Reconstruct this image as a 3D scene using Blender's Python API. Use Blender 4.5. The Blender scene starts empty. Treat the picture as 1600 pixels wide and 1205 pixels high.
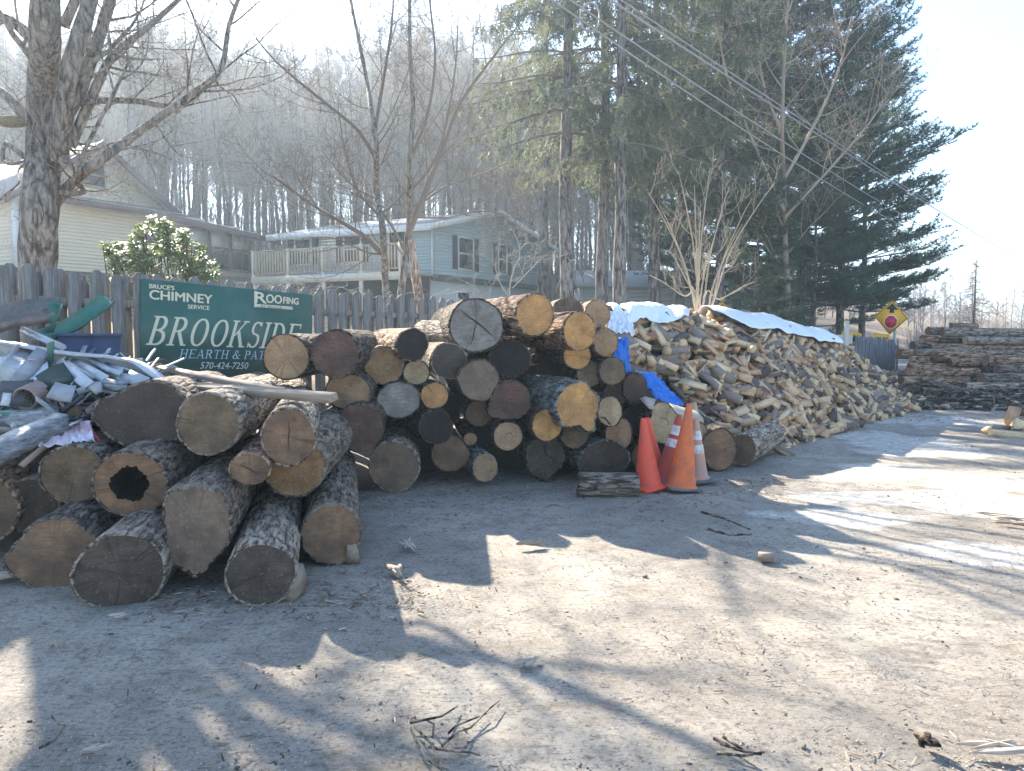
import bpy, math, random
import numpy as np
from mathutils import Vector, Matrix, noise

# ------------------------------------------------------------------ camera, sky, sun, exposure
scn = bpy.context.scene
COL = scn.collection
FPX, CX, CY, HOR, CAMZ = 1200.0, 800.0, 602.5, 520.0, 1.6
PITCH = math.atan((CY - HOR) / FPX)
cam_d = bpy.data.cameras.new('camera'); cam = bpy.data.objects.new('camera', cam_d); COL.objects.link(cam)
cam_d.sensor_width = 36.0; cam_d.lens = 36.0 * FPX / 1600.0
cam_d.clip_start = 0.05; cam_d.clip_end = 3000
cam.location = (0, 0, CAMZ); cam.rotation_euler = (math.radians(90) - PITCH, 0, 0)
scn.camera = cam

SUN_AZ, SUN_EL = math.radians(-31.0), math.radians(31.0)      # azimuth from +Y towards +X
world = bpy.data.worlds.new('World'); scn.world = world; world.use_nodes = True
wt = world.node_tree; wt.nodes.clear()
sky = wt.nodes.new('ShaderNodeTexSky'); sky.sky_type = 'NISHITA'; sky.sun_disc = False
sky.sun_elevation = SUN_EL; sky.sun_rotation = SUN_AZ
sky.air_density = 1.0; sky.dust_density = 0.4; sky.ozone_density = 3.0
bg = wt.nodes.new('ShaderNodeBackground'); bg.inputs[1].default_value = 0.085
wo = wt.nodes.new('ShaderNodeOutputWorld')
wt.links.new(sky.outputs[0], bg.inputs[0]); wt.links.new(bg.outputs[0], wo.inputs[0])
sd = Vector((math.sin(SUN_AZ) * math.cos(SUN_EL), math.cos(SUN_AZ) * math.cos(SUN_EL), math.sin(SUN_EL)))
sl = bpy.data.lights.new('sun', 'SUN'); sl.energy = 5.0; sl.angle = math.radians(0.5); sl.color = (1.0, 0.905, 0.75)
so = bpy.data.objects.new('sun', sl); COL.objects.link(so); so.rotation_euler = sd.to_track_quat('Z', 'Y').to_euler(); so.location = (0, 0, 30)
scn.view_settings.view_transform = 'Standard'; scn.view_settings.look = 'None'
scn.view_settings.exposure = 2.3; scn.view_settings.gamma = 1.0
scn.cycles.max_bounces = 6; scn.cycles.transparent_max_bounces = 8

# ------------------------------------------------------------------ pixel helpers (photo pixels 1600x1205)
_f = Vector((0, math.cos(PITCH), -math.sin(PITCH))); _u = Vector((0, math.sin(PITCH), math.cos(PITCH)))
def ray(px, py):
    return _f + Vector((1, 0, 0)) * ((px - CX) / FPX) + _u * ((CY - py) / FPX)
def at(px, py, Y):
    r = ray(px, py); t = Y / r.y
    return Vector((0, 0, CAMZ)) + r * t
def mpp(px, py, Y):
    return (Y / ray(px, py).y) / FPX
def G(px, py, z=0.0):
    r = ray(px, py); t = (z - CAMZ) / r.z
    return Vector((0, 0, CAMZ)) + r * t
def hill(x, y):
    s = (y - 9) * .62 - (x + 4.4) * .785 - 0.9
    if s <= 0: return 0.0
    z = .21 * s * min(1, s / 3.0)
    return 34 * (1 - math.exp(-z / 34))
N3 = noise.noise

# ------------------------------------------------------------------ object helpers
class MB:
    def __init__(s): s.v = []; s.f = []; s.m = []; s.a = []
    def add(s, vs, fs, mi=0, att=None):
        b = len(s.v); s.v.extend(vs)
        for f in fs: s.f.append(tuple(b + i for i in f)); s.m.append(mi)
        if att is not None: s.a.extend([att] * len(vs) if not isinstance(att, list) else att)
    def box(s, c, sz, R=None, mi=0, att=None):
        c = Vector(c); h = Vector(sz) / 2; vs = []
        for i in range(8):
            p = Vector((h.x if i & 1 else -h.x, h.y if i & 2 else -h.y, h.z if i & 4 else -h.z))
            vs.append(c + (R @ p if R else p))
        s.add(vs, [(0, 2, 3, 1), (4, 5, 7, 6), (0, 1, 5, 4), (2, 6, 7, 3), (0, 4, 6, 2), (1, 3, 7, 5)], mi, att)
    def hexa(s, bot, top, mi=0, att=None):
        n = len(bot)
        s.add(list(bot) + list(top), [tuple(range(n))[::-1], tuple(range(n, 2 * n))] + [(i, (i + 1) % n, n + (i + 1) % n, n + i) for i in range(n)], mi, att)
    def tube(s, pts, rads, n=6, mi=0, cap=True, att=None, rough=0.0, rng=None):
        k = len(pts); vs = []; prev = None
        for i in range(k):
            t = pts[min(i + 1, k - 1)] - pts[max(i - 1, 0)]
            if t.length < 1e-9: t = Vector((0, 0, 1))
            t.normalize()
            if prev is None:
                a = Vector((1, 0, 0)) if abs(t.x) < .8 else Vector((0, 1, 0)); u = t.cross(a).normalized()
            else:
                u = prev - t * prev.dot(t)
                u = u.normalized() if u.length > 1e-6 else t.orthogonal().normalized()
            prev = u; w = t.cross(u)
            for j in range(n):
                a = 2 * math.pi * j / n; r = rads[i]
                if rough: r *= 1 + rough * N3(Vector((math.cos(a) * 2.5, math.sin(a) * 2.5, i * .6 + pts[0].x * 3)))
                vs.append(pts[i] + (u * math.cos(a) + w * math.sin(a)) * r)
        fs = [(i * n + j, i * n + (j + 1) % n, (i + 1) * n + (j + 1) % n, (i + 1) * n + j) for i in range(k - 1) for j in range(n)]
        if cap and n > 3:
            fs.append(tuple(range(n))[::-1]); fs.append(tuple(range((k - 1) * n, k * n)))
        s.add(vs, fs, mi, att)
    def build(s, name, mats, parent=None, smooth=False, attname='rnd', link=True):
        me = bpy.data.meshes.new(name)
        nv = len(s.v); me.vertices.add(nv)
        me.vertices.foreach_set('co', np.array([c for v in s.v for c in v], dtype=np.float32))
        ls = np.array([len(f) for f in s.f], dtype=np.int32); st = np.zeros(len(ls), dtype=np.int32); st[1:] = np.cumsum(ls)[:-1]
        me.loops.add(int(ls.sum())); me.loops.foreach_set('vertex_index', np.array([i for f in s.f for i in f], dtype=np.int32))
        me.polygons.add(len(ls)); me.polygons.foreach_set('loop_start', st); me.polygons.foreach_set('loop_total', ls)
        if not isinstance(mats, (list, tuple)): mats = [mats]
        for m in mats: me.materials.append(m)
        if len(mats) > 1: me.polygons.foreach_set('material_index', np.array(s.m, dtype=np.int32))
        if smooth: me.polygons.foreach_set('use_smooth', np.ones(len(ls), dtype=bool))
        if len(s.a) == nv and nv:
            at_ = me.attributes.new(attname, 'FLOAT', 'POINT'); at_.data.foreach_set('value', np.array(s.a, dtype=np.float32))
        me.update(calc_edges=True); me.validate()
        o = bpy.data.objects.new(name, me)
        if link: COL.objects.link(o)
        if parent: o.parent = parent
        return o
def tag(o, label=None, cat=None, group=None, kind=None):
    if label: o['label'] = label
    if cat: o['category'] = cat
    if group: o['group'] = group
    if kind: o['kind'] = kind
    return o
def thing(name, loc, label, cat, group=None, rot=None):
    o = bpy.data.objects.new(name, None); COL.objects.link(o); o.location = loc; o.empty_display_size = .2
    if rot is not None: o.rotation_euler = rot if not isinstance(rot, Matrix) else rot.to_euler()
    return tag(o, label, cat, group)
def copy_tree(o, kids, loc, rotz=0, sc=1.0, label=None):
    c = o.copy(); COL.objects.link(c); c.location = loc; c.rotation_euler = (0, 0, rotz); c.scale = (sc, sc, sc)
    if label: c['label'] = label
    for k in kids:
        d = k.copy(); COL.objects.link(d); d.parent = c
    return c

# ------------------------------------------------------------------ materials
class MT:
    def __init__(s, name, rough=.85, spec=.3):
        s.m = bpy.data.materials.new(name); s.m.use_nodes = True; s.t = s.m.node_tree
        s.b = s.t.nodes['Principled BSDF']; s.b.inputs['Roughness'].default_value = rough
        s.b.inputs['Specular IOR Level'].default_value = spec
    def n(s, ty, **kw):
        x = s.t.nodes.new(ty)
        for k, v in kw.items(): setattr(x, k, v)
        return x
    def l(s, a, b): s.t.links.new(a, b)
    def coord(s, kind='Object', scale=(1, 1, 1), rnd=True):
        tc = s.n('ShaderNodeTexCoord'); out = tc.outputs[kind]
        if rnd and kind == 'Object':
            oi = s.n('ShaderNodeObjectInfo'); mu = s.n('ShaderNodeMath', operation='MULTIPLY'); mu.inputs[1].default_value = 57.0
            s.l(oi.outputs['Random'], mu.inputs[0]); ad = s.n('ShaderNodeVectorMath', operation='ADD')
            s.l(out, ad.inputs[0]); s.l(mu.outputs[0], ad.inputs[1]); out = ad.outputs[0]
        mp = s.n('ShaderNodeMapping'); mp.inputs['Scale'].default_value = scale; s.l(out, mp.inputs[0])
        return mp.outputs[0]
    def noise(s, v, sc, det=4, rough=.6, dist=0):
        x = s.n('ShaderNodeTexNoise'); x.inputs['Scale'].default_value = sc; x.inputs['Detail'].default_value = det
        x.inputs['Roughness'].default_value = rough; x.inputs['Distortion'].default_value = dist
        if v is not None: s.l(v, x.inputs['Vector'])
        return x.outputs['Fac']
    def voro(s, v, sc, feat='F1', out='Distance'):
        x = s.n('ShaderNodeTexVoronoi', feature=feat); x.inputs['Scale'].default_value = sc
        s.l(v, x.inputs['Vector']); return x.outputs[out]
    def ramp(s, f, stops):
        x = s.n('ShaderNodeValToRGB'); cr = x.color_ramp
        while len(cr.elements) < len(stops): cr.elements.new(.5)
        for e, (p, c) in zip(cr.elements, stops):
            e.position = p; e.color = (c, c, c, 1) if isinstance(c, (int, float)) else (*c, 1)
        s.l(f, x.inputs[0]); return x.outputs[0]
    def mix(s, a, b, f, mode='MIX'):
        x = s.n('ShaderNodeMix', data_type='RGBA', blend_type=mode)
        for sock, v in ((x.inputs[0], f), (x.inputs[6], a), (x.inputs[7], b)):
            if isinstance(v, bpy.types.NodeSocket): s.l(v, sock)
            elif isinstance(v, (int, float)): sock.default_value = v
            else: sock.default_value = (*v, 1)
        return x.outputs[2]
    def math(s, op, a, b=0.0, clamp=False):
        x = s.n('ShaderNodeMath', operation=op, use_clamp=clamp)
        for sock, v in ((x.inputs[0], a), (x.inputs[1], b)):
            if isinstance(v, bpy.types.NodeSocket): s.l(v, sock)
            else: sock.default_value = v
        return x.outputs[0]
    def attr(s, name):
        x = s.n('ShaderNodeAttribute'); x.attribute_name = name; return x.outputs['Fac']
    def rnd(s):
        x = s.n('ShaderNodeObjectInfo'); return x.outputs['Random']
    def bump(s, h, strength=.5, dist=.01, nrm=None):
        x = s.n('ShaderNodeBump'); x.inputs['Strength'].default_value = strength; x.inputs['Distance'].default_value = dist
        s.l(h, x.inputs['Height'])
        if nrm is not None: s.l(nrm, x.inputs['Normal'])
        s.l(x.outputs[0], s.b.inputs['Normal']); return x.outputs[0]
    def col(s, c):
        if isinstance(c, bpy.types.NodeSocket): s.l(c, s.b.inputs['Base Color'])
        else: s.b.inputs['Base Color'].default_value = (*c, 1)
        return s

def bark(name, dark, mid, light, axis='Y', sc=1.0, lichen=None, bumpd=.02):
    m = MT(name, .9, .2)
    s = {'Y': (1, .22, 1), 'Z': (1, 1, .22), 'X': (.22, 1, 1)}[axis]
    v = m.coord('Object', s)
    big = m.noise(m.coord('Object', (1, 1, 1)), 3 * sc, 4)
    fur = m.noise(v, 26 * sc, 5, .65, .6)
    vo = m.voro(v, 30 * sc, 'F1')
    pl = m.voro(m.coord('Object', tuple(x * (.45 if x == .22 else 1) if False else x for x in s)), 17 * sc, 'DISTANCE_TO_EDGE')
    h = m.mix(m.mix(fur, vo, .3), m.ramp(pl, [(0., 0.), (.22, 1.)]), .45)
    c = m.ramp(fur, [(.38, dark), (.5, mid), (.60, light)])
    c = m.mix(c, tuple(x * .6 for x in dark), m.ramp(m.math('ADD', pl, m.math('MULTIPLY', m.math('SUBTRACT', fur, .5), .5)), [(.0, .9), (.09, 0.)]))
    c = m.mix(c, light, m.math('MULTIPLY', m.ramp(big, [(.5, 0.), (.66, 1.)]), .55))
    if lichen:
        lm = m.ramp(m.noise(m.coord('Object', (1, 1, 1)), 7 * sc, 6, .75), [(.5, 0.), (.58, 1.)])
        c = m.mix(c, lichen, lm)
    m.col(c); m.bump(h, .9, bumpd); return m.m
def cutmat(name, pith, mid, sap, stain=None, stain_amt=.4, ringc=.52, sc=1.0):
    def st(c, k=1.14): l = sum(c) / 3; return tuple(max(.004, l + (x - l) * k) for x in c)
    pith, mid, sap = st(pith), st(mid), st(sap); stain = st(stain) if stain else None
    m = MT(name, .8, .2); co = m.coord('Object', (1, 1, 1))
    rad = m.attr('rad')
    w = m.noise(co, 6, 3); rr = m.math('ADD', rad, m.math('MULTIPLY', m.math('SUBTRACT', w, .5), .22))
    c = m.ramp(rr, [(0.0, pith), (.35, mid), (.72, mid), (.84, sap), (1., sap)])
    ring = m.math('SINE', m.math('MULTIPLY', m.math('ADD', rad, m.math('MULTIPLY', w, .16)), 62 * sc))
    c = m.mix(c, m.mix(c, tuple(x * ringc for x in mid), .8), m.math('MULTIPLY', m.ramp(ring, [(.3, 0.), (.9, 1.)]), .8))
    bl = m.noise(m.coord('Object', (1, 1, 1)), 5.5, 6, .72); c = m.mix(c, m.mix(c, (.33, .29, .27), 1, 'MULTIPLY'), m.ramp(bl, [(.46, 0.), (.70, .85)])); c = m.mix(c, m.mix(c, (1.7, 1.6, 1.45), 1, 'MULTIPLY'), m.ramp(bl, [(.27, .7), (.44, 0.)]))
    saw = m.noise(m.coord('Object', (1, 1, 9)), 9, 4)
    c = m.mix(c, m.mix(c, (1, 1, 1), 1, 'MULTIPLY'), 1)
    c = m.mix(c, tuple(x * .55 for x in mid), m.ramp(saw, [(.48, 0.), (.7, .7)]))
    if stain:
        sm = m.ramp(m.noise(co, 4.5, 5, .65), [(.42, 0.), (.66, 1.)])
        c = m.mix(c, stain, m.math('MULTIPLY', sm, stain_amt))
    # drying checks: thin dark radial lines
    sep = m.n('ShaderNodeSeparateXYZ'); tc = m.n('ShaderNodeTexCoord'); m.l(tc.outputs['Object'], sep.inputs[0])
    ang = m.math('ARCTAN2', sep.outputs[0], sep.outputs[2])
    cx = m.n('ShaderNodeCombineXYZ'); m.l(m.math('MULTIPLY', ang, 1.6), cx.inputs[0])
    m.l(m.math('MULTIPLY', m.rnd(), 91.), cx.inputs[1]); m.l(m.math('MULTIPLY', rad, .8), cx.inputs[2])
    cn = m.math('ABSOLUTE', m.math('SUBTRACT', m.noise(cx.outputs[0], 1.0, 1, .4), .5))
    ck = m.ramp(cn, [(0.0, 1.), (.003, .8), (.007, 0.)])
    ck = m.math('MULTIPLY', ck, m.ramp(rad, [(.05, 1.), (.6, .7), (.9, 0.)]))
    c = m.mix(c, tuple(x * .22 for x in mid), m.math('MULTIPLY', ck, .5))
    spk = m.noise(co, 60, 3, .7); c = m.mix(c, tuple(min(1, x * 1.5) for x in sap), m.ramp(spk, [(.6, 0.), (.72, .5)]))
    m.col(c); m.bump(m.mix(saw, m.noise(co, 80, 3), .5), .5, .004); return m.m
def plain(name, c, rough=.6, var=.15, spec=.4, metal=0, sc=6, bump=0.0, rndv=0.0, dirt=None):
    m = MT(name, rough, spec); co = m.coord('Object', (1, 1, 1)); nz = m.noise(co, sc, 5, .65)
    cc = m.mix(tuple(x * (1 - var) for x in c), tuple(min(1, x * (1 + var)) for x in c), nz)
    if rndv:
        cc = m.mix(cc, m.mix(tuple(x * (1 - rndv) for x in c), tuple(min(1, x * (1 + rndv)) for x in c), m.rnd()), .6)
    if dirt: cc = m.mix(cc, dirt, m.ramp(m.noise(co, sc * .6, 7, .75), [(.44, 0.), (.62, .85)]))
    m.col(cc); m.b.inputs['Metallic'].default_value = metal
    if bump: m.bump(m.noise(co, sc * 5, 4), .6, bump)
    return m.m

M = {}
M['bark_grey'] = bark('bark_grey', (.05, .037, .028), (.15, .115, .09), (.30, .24, .185))
M['bark_pale'] = bark('bark_pale', (.085, .065, .05), (.25, .20, .155), (.42, .345, .27))
M['bark_dark'] = bark('bark_dark', (.02, .015, .012), (.065, .047, .036), (.17, .13, .10))
M['bark_red'] = bark('bark_red', (.07, .035, .022), (.25, .14, .085), (.48, .33, .23))
M['bark_lichen'] = bark('bark_lichen', (.03, .027, .024), (.10, .09, .08), (.25, .24, .22), lichen=(.27, .31, .27))
M['bark_tree'] = bark('bark_tree', (.12, .10, .085), (.22, .19, .165), (.34, .30, .26), 'Z', .6, lichen=None, bumpd=.03)
M['bark_woods'] = plain('bark_woods', (.19, .155, .13), .95, .4, .1, sc=2, rndv=.35)
M['bark_conifer'] = bark('bark_conifer', (.05, .04, .035), (.15, .125, .11), (.26, .23, .21), 'Z', .5)
M['twig'] = plain('twig_bark', (.42, .34, .27), .95, .3, .1, sc=2, rndv=.4)
M['twig_pale'] = plain('twig_pale', (.42, .34, .25), .9, .3, .1, sc=3)
M['twig_grey'] = plain('twig_grey', (.34, .31, .27), .9, .3, .1, sc=3)
C = {}
C['tan'] = cutmat('cut_tan', (.36, .23, .14), (.50, .36, .24), (.56, .42, .28), (.30, .2, .13), .45)
C['orange'] = cutmat('cut_orange', (.50, .27, .12), (.66, .41, .20), (.72, .49, .27), (.36, .2, .11), .4)
C['pale'] = cutmat('cut_pale', (.45, .33, .2), (.56, .46, .31), (.6, .5, .36), (.3, .22, .15), .45)
C['mottle'] = cutmat('cut_mottle', (.36, .22, .12), (.5, .38, .25), (.58, .48, .36), (.2, .11, .06), .8)
C['brown'] = cutmat('cut_brown', (.16, .105, .07), (.17, .115, .08), (.30, .19, .115), (.08, .06, .05), .6)
C['browngrey'] = cutmat('cut_browngrey', (.2, .14, .09), (.19, .15, .12), (.28, .19, .125), (.09, .072, .06), .7)
C['rust'] = cutmat('cut_rust', (.26, .16, .10), (.235, .155, .11), (.19, .135, .10), (.11, .08, .062), .7)
C['red'] = cutmat('cut_red', (.15, .085, .065), (.105, .066, .055), (.09, .065, .055), (.05, .042, .04), .7)
C['grey'] = cutmat('cut_grey', (.30, .265, .235), (.26, .235, .215), (.30, .265, .23), (.16, .14, .125), .5, .8)
C['greybrown'] = cutmat('cut_greybrown', (.22, .15, .11), (.26, .21, .165), (.34, .26, .18), (.13, .105, .085), .6)
C['dark'] = cutmat('cut_dark', (.085, .066, .052), (.10, .075, .058), (.24, .16, .105), (.05, .04, .034), .6, .7)
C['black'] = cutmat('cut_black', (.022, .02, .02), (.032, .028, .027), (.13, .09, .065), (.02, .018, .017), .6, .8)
C['heartdark'] = cutmat('cut_heartdark', (.11, .085, .07), (.10, .075, .06), (.30, .19, .12), (.05, .042, .036), .7, .6)
M['board'] = None
def woodmat(name, c1, c2, axis='X', sc=1):
    m = MT(name, .8, .25); s = {'X': (.06, 1, 1), 'Y': (1, .06, 1), 'Z': (1, 1, .06)}[axis]
    v = m.coord('Object', s); g = m.noise(v, 45 * sc, 5, .7)
    c = m.mix(c1, c2, m.ramp(g, [(.3, 0.), (.7, 1.)]))
    c = m.mix(c, tuple(x * .5 for x in c1), m.ramp(m.noise(m.coord('Object', (1, 1, 1)), 3, 5), [(.55, 0.), (.75, .6)]))
    m.col(c); m.bump(g, .5, .004); return m.m
M['board'] = woodmat('board_wood', (.38, .29, .2), (.58, .47, .34))
M['board_pale'] = woodmat('board_pale', (.6, .5, .38), (.75, .66, .52))
M['fence'] = woodmat('fence_wood', (.11, .095, .082), (.32, .285, .25), 'Z')
M['fence_r'] = woodmat('fence_wood_r', (.10, .10, .11), (.25, .25, .26), 'Z')
M['deckwood'] = woodmat('deck_wood', (.4, .3, .19), (.58, .46, .32), 'Z')

# ------------------------------------------------------------------ ground
def axis_pts(lo, hi, d, far, k=1.22):
    a = list(np.arange(lo, hi + 1e-6, d)); s = d; x = hi
    while x < far[1]: s *= k; x += s; a.append(x)
    s = d; x = lo; b = []
    while x > far[0]: s *= k; x -= s; b.append(x)
    return b[::-1] + a
gx = axis_pts(-7, 10, .075, (-420, 420)); gy = axis_pts(2.4, 17, .075, (-30, 700))
SUN_PALE = [(G(1410, 690), .9, 1.25), (G(1395, 735), .95, .55), (G(1300, 800), .75, .35), (G(1370, 775), .8, .32), (G(1450, 655), 1.1, .9), 
        (G(1560, 860), .7, .35), (G(1590, 790), .9, .7), (G(1500, 745), .6, .7)]  # blown-out sun patches of the lane, painted as paler ground
gv = []; pa = []; hl = []
for y in gy:
    for x in gx:
        z = hill(x, y)
        near = -7 < x < 14 and 2 < y < 22
        if near and z == 0:
            z = .022 * N3(Vector((x * .5, y * .5, 0))) + .010 * N3(Vector((x * 2.1, y * 2.1, 3))) + .006 * N3(Vector((x * 7, y * 7, 5)))
            z -= .03
        elif z > .3: z += .35 * N3(Vector((x * .15, y * .15, 0))) * min(1, z)
        gv.append((x, y, z))
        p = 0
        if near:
            for c, rx, ry in SUN_PALE:
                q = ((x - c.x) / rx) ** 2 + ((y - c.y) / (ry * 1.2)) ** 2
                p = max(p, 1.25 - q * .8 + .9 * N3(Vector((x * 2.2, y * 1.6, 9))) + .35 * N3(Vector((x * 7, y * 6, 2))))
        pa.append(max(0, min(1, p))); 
nx, ny = len(gx), len(gy)
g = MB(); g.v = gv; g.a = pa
g.f = [(j * nx + i, j * nx + i + 1, (j + 1) * nx + i + 1, (j + 1) * nx + i) for j in range(ny - 1) for i in range(nx - 1)]; g.m = [0] * len(g.f)
m = MT('ground_dirt', .92, .25)
co = m.coord('Object', (1, 1, 1), rnd=False)
big = m.noise(co, .55, 5, .6); mid = m.noise(co, 3.2, 6, .7); fine = m.noise(co, 38, 6, .75); vf = m.voro(co, 55, 'F1')
c = m.mix((.27, .235, .195), (.42, .375, .315), m.ramp(big, [(.38, 0.), (.62, 1.)]))
c = m.mix(c, (.19, .165, .14), m.ramp(mid, [(.5, 0.), (.64, .7)]))
c = m.mix(c, (.10, .09, .08), m.ramp(fine, [(.50, 0.), (.66, .85)]))
c = m.mix(c, (.55, .52, .48), m.ramp(m.noise(co, 75, 4, .8), [(.56, 0.), (.66, .7)]))
stk = m.noise(m.coord('Object', (1.2, 9, 1), rnd=False), 5, 6, .75)
c = m.mix(c, (.15, .12, .09), m.ramp(stk, [(.56, 0.), (.64, .7)]))
c = m.mix(c, (.66, .63, .58), m.math('MULTIPLY', m.ramp(m.attr('rnd'), [(.35, 0.), (.75, 1.)]), m.ramp(m.noise(co, 9, 6, .75), [(.35, .95), (.6, .25)])))  # sun glare on the lane put into the ground colour
# brown leaf litter on the slope behind the fence
sp = m.n('ShaderNodeSeparateXYZ'); tc = m.n('ShaderNodeTexCoord'); m.l(tc.outputs['Object'], sp.inputs[0])
c = m.mix(c, (.11, .10, .09), m.ramp(m.noise(co, 14, 6, .8), [(.56, 0.), (.64, .8)]))
c = m.mix(c, (.20, .145, .085), m.ramp(m.noise(m.coord('Object', (1, 2.2, 1), rnd=False), 1.1, 7, .75), [(.57, 0.), (.68, .65)]))
lit = m.ramp(m.noise(co, 6, 6, .75), [(.35, (.10, .07, .045)), (.55, (.26, .19, .12)), (.7, (.42, .33, .22))])
c = m.mix(c, lit, m.ramp(sp.outputs[2], [(.02, 0.), (.12, 1.)]))
m.col(c)
h = m.mix(fine, m.noise(co, 12, 6, .7), .5); h = m.mix(h, m.noise(co, 110, 6, .85), .5)
tm = m.coord('Object', (1, 1, 1), rnd=False); tn = tm.node; tn.inputs['Rotation'].default_value = (0, 0, math.radians(27)); tn.inputs['Location'].default_value = (0, 0, 0)
ts = m.n('ShaderNodeSeparateXYZ'); m.l(tm, ts.inputs[0]); wv = m.math('SINE', m.math('MULTIPLY', ts.outputs[1], 62.)); msk = None
for c_ in (.42, 2.1, 3.1):
    k_ = m.ramp(m.math('ABSOLUTE', m.math('SUBTRACT', m.math('ADD', ts.outputs[0], m.math('MULTIPLY', big, .35)), c_)), [(.14, 1.), (.2, 0.)]); msk = k_ if msk is None else m.math('MAXIMUM', msk, k_)
msk = m.math('MULTIPLY', msk, m.ramp(mid, [(.42, 0.), (.56, 1.)])); h = m.math('ADD', h, m.math('MULTIPLY', m.math('MULTIPLY', wv, msk), .35))
m.bump(h, .9, .016)
tag(g.build('ground', m.m, smooth=True), kind='structure')

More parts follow.
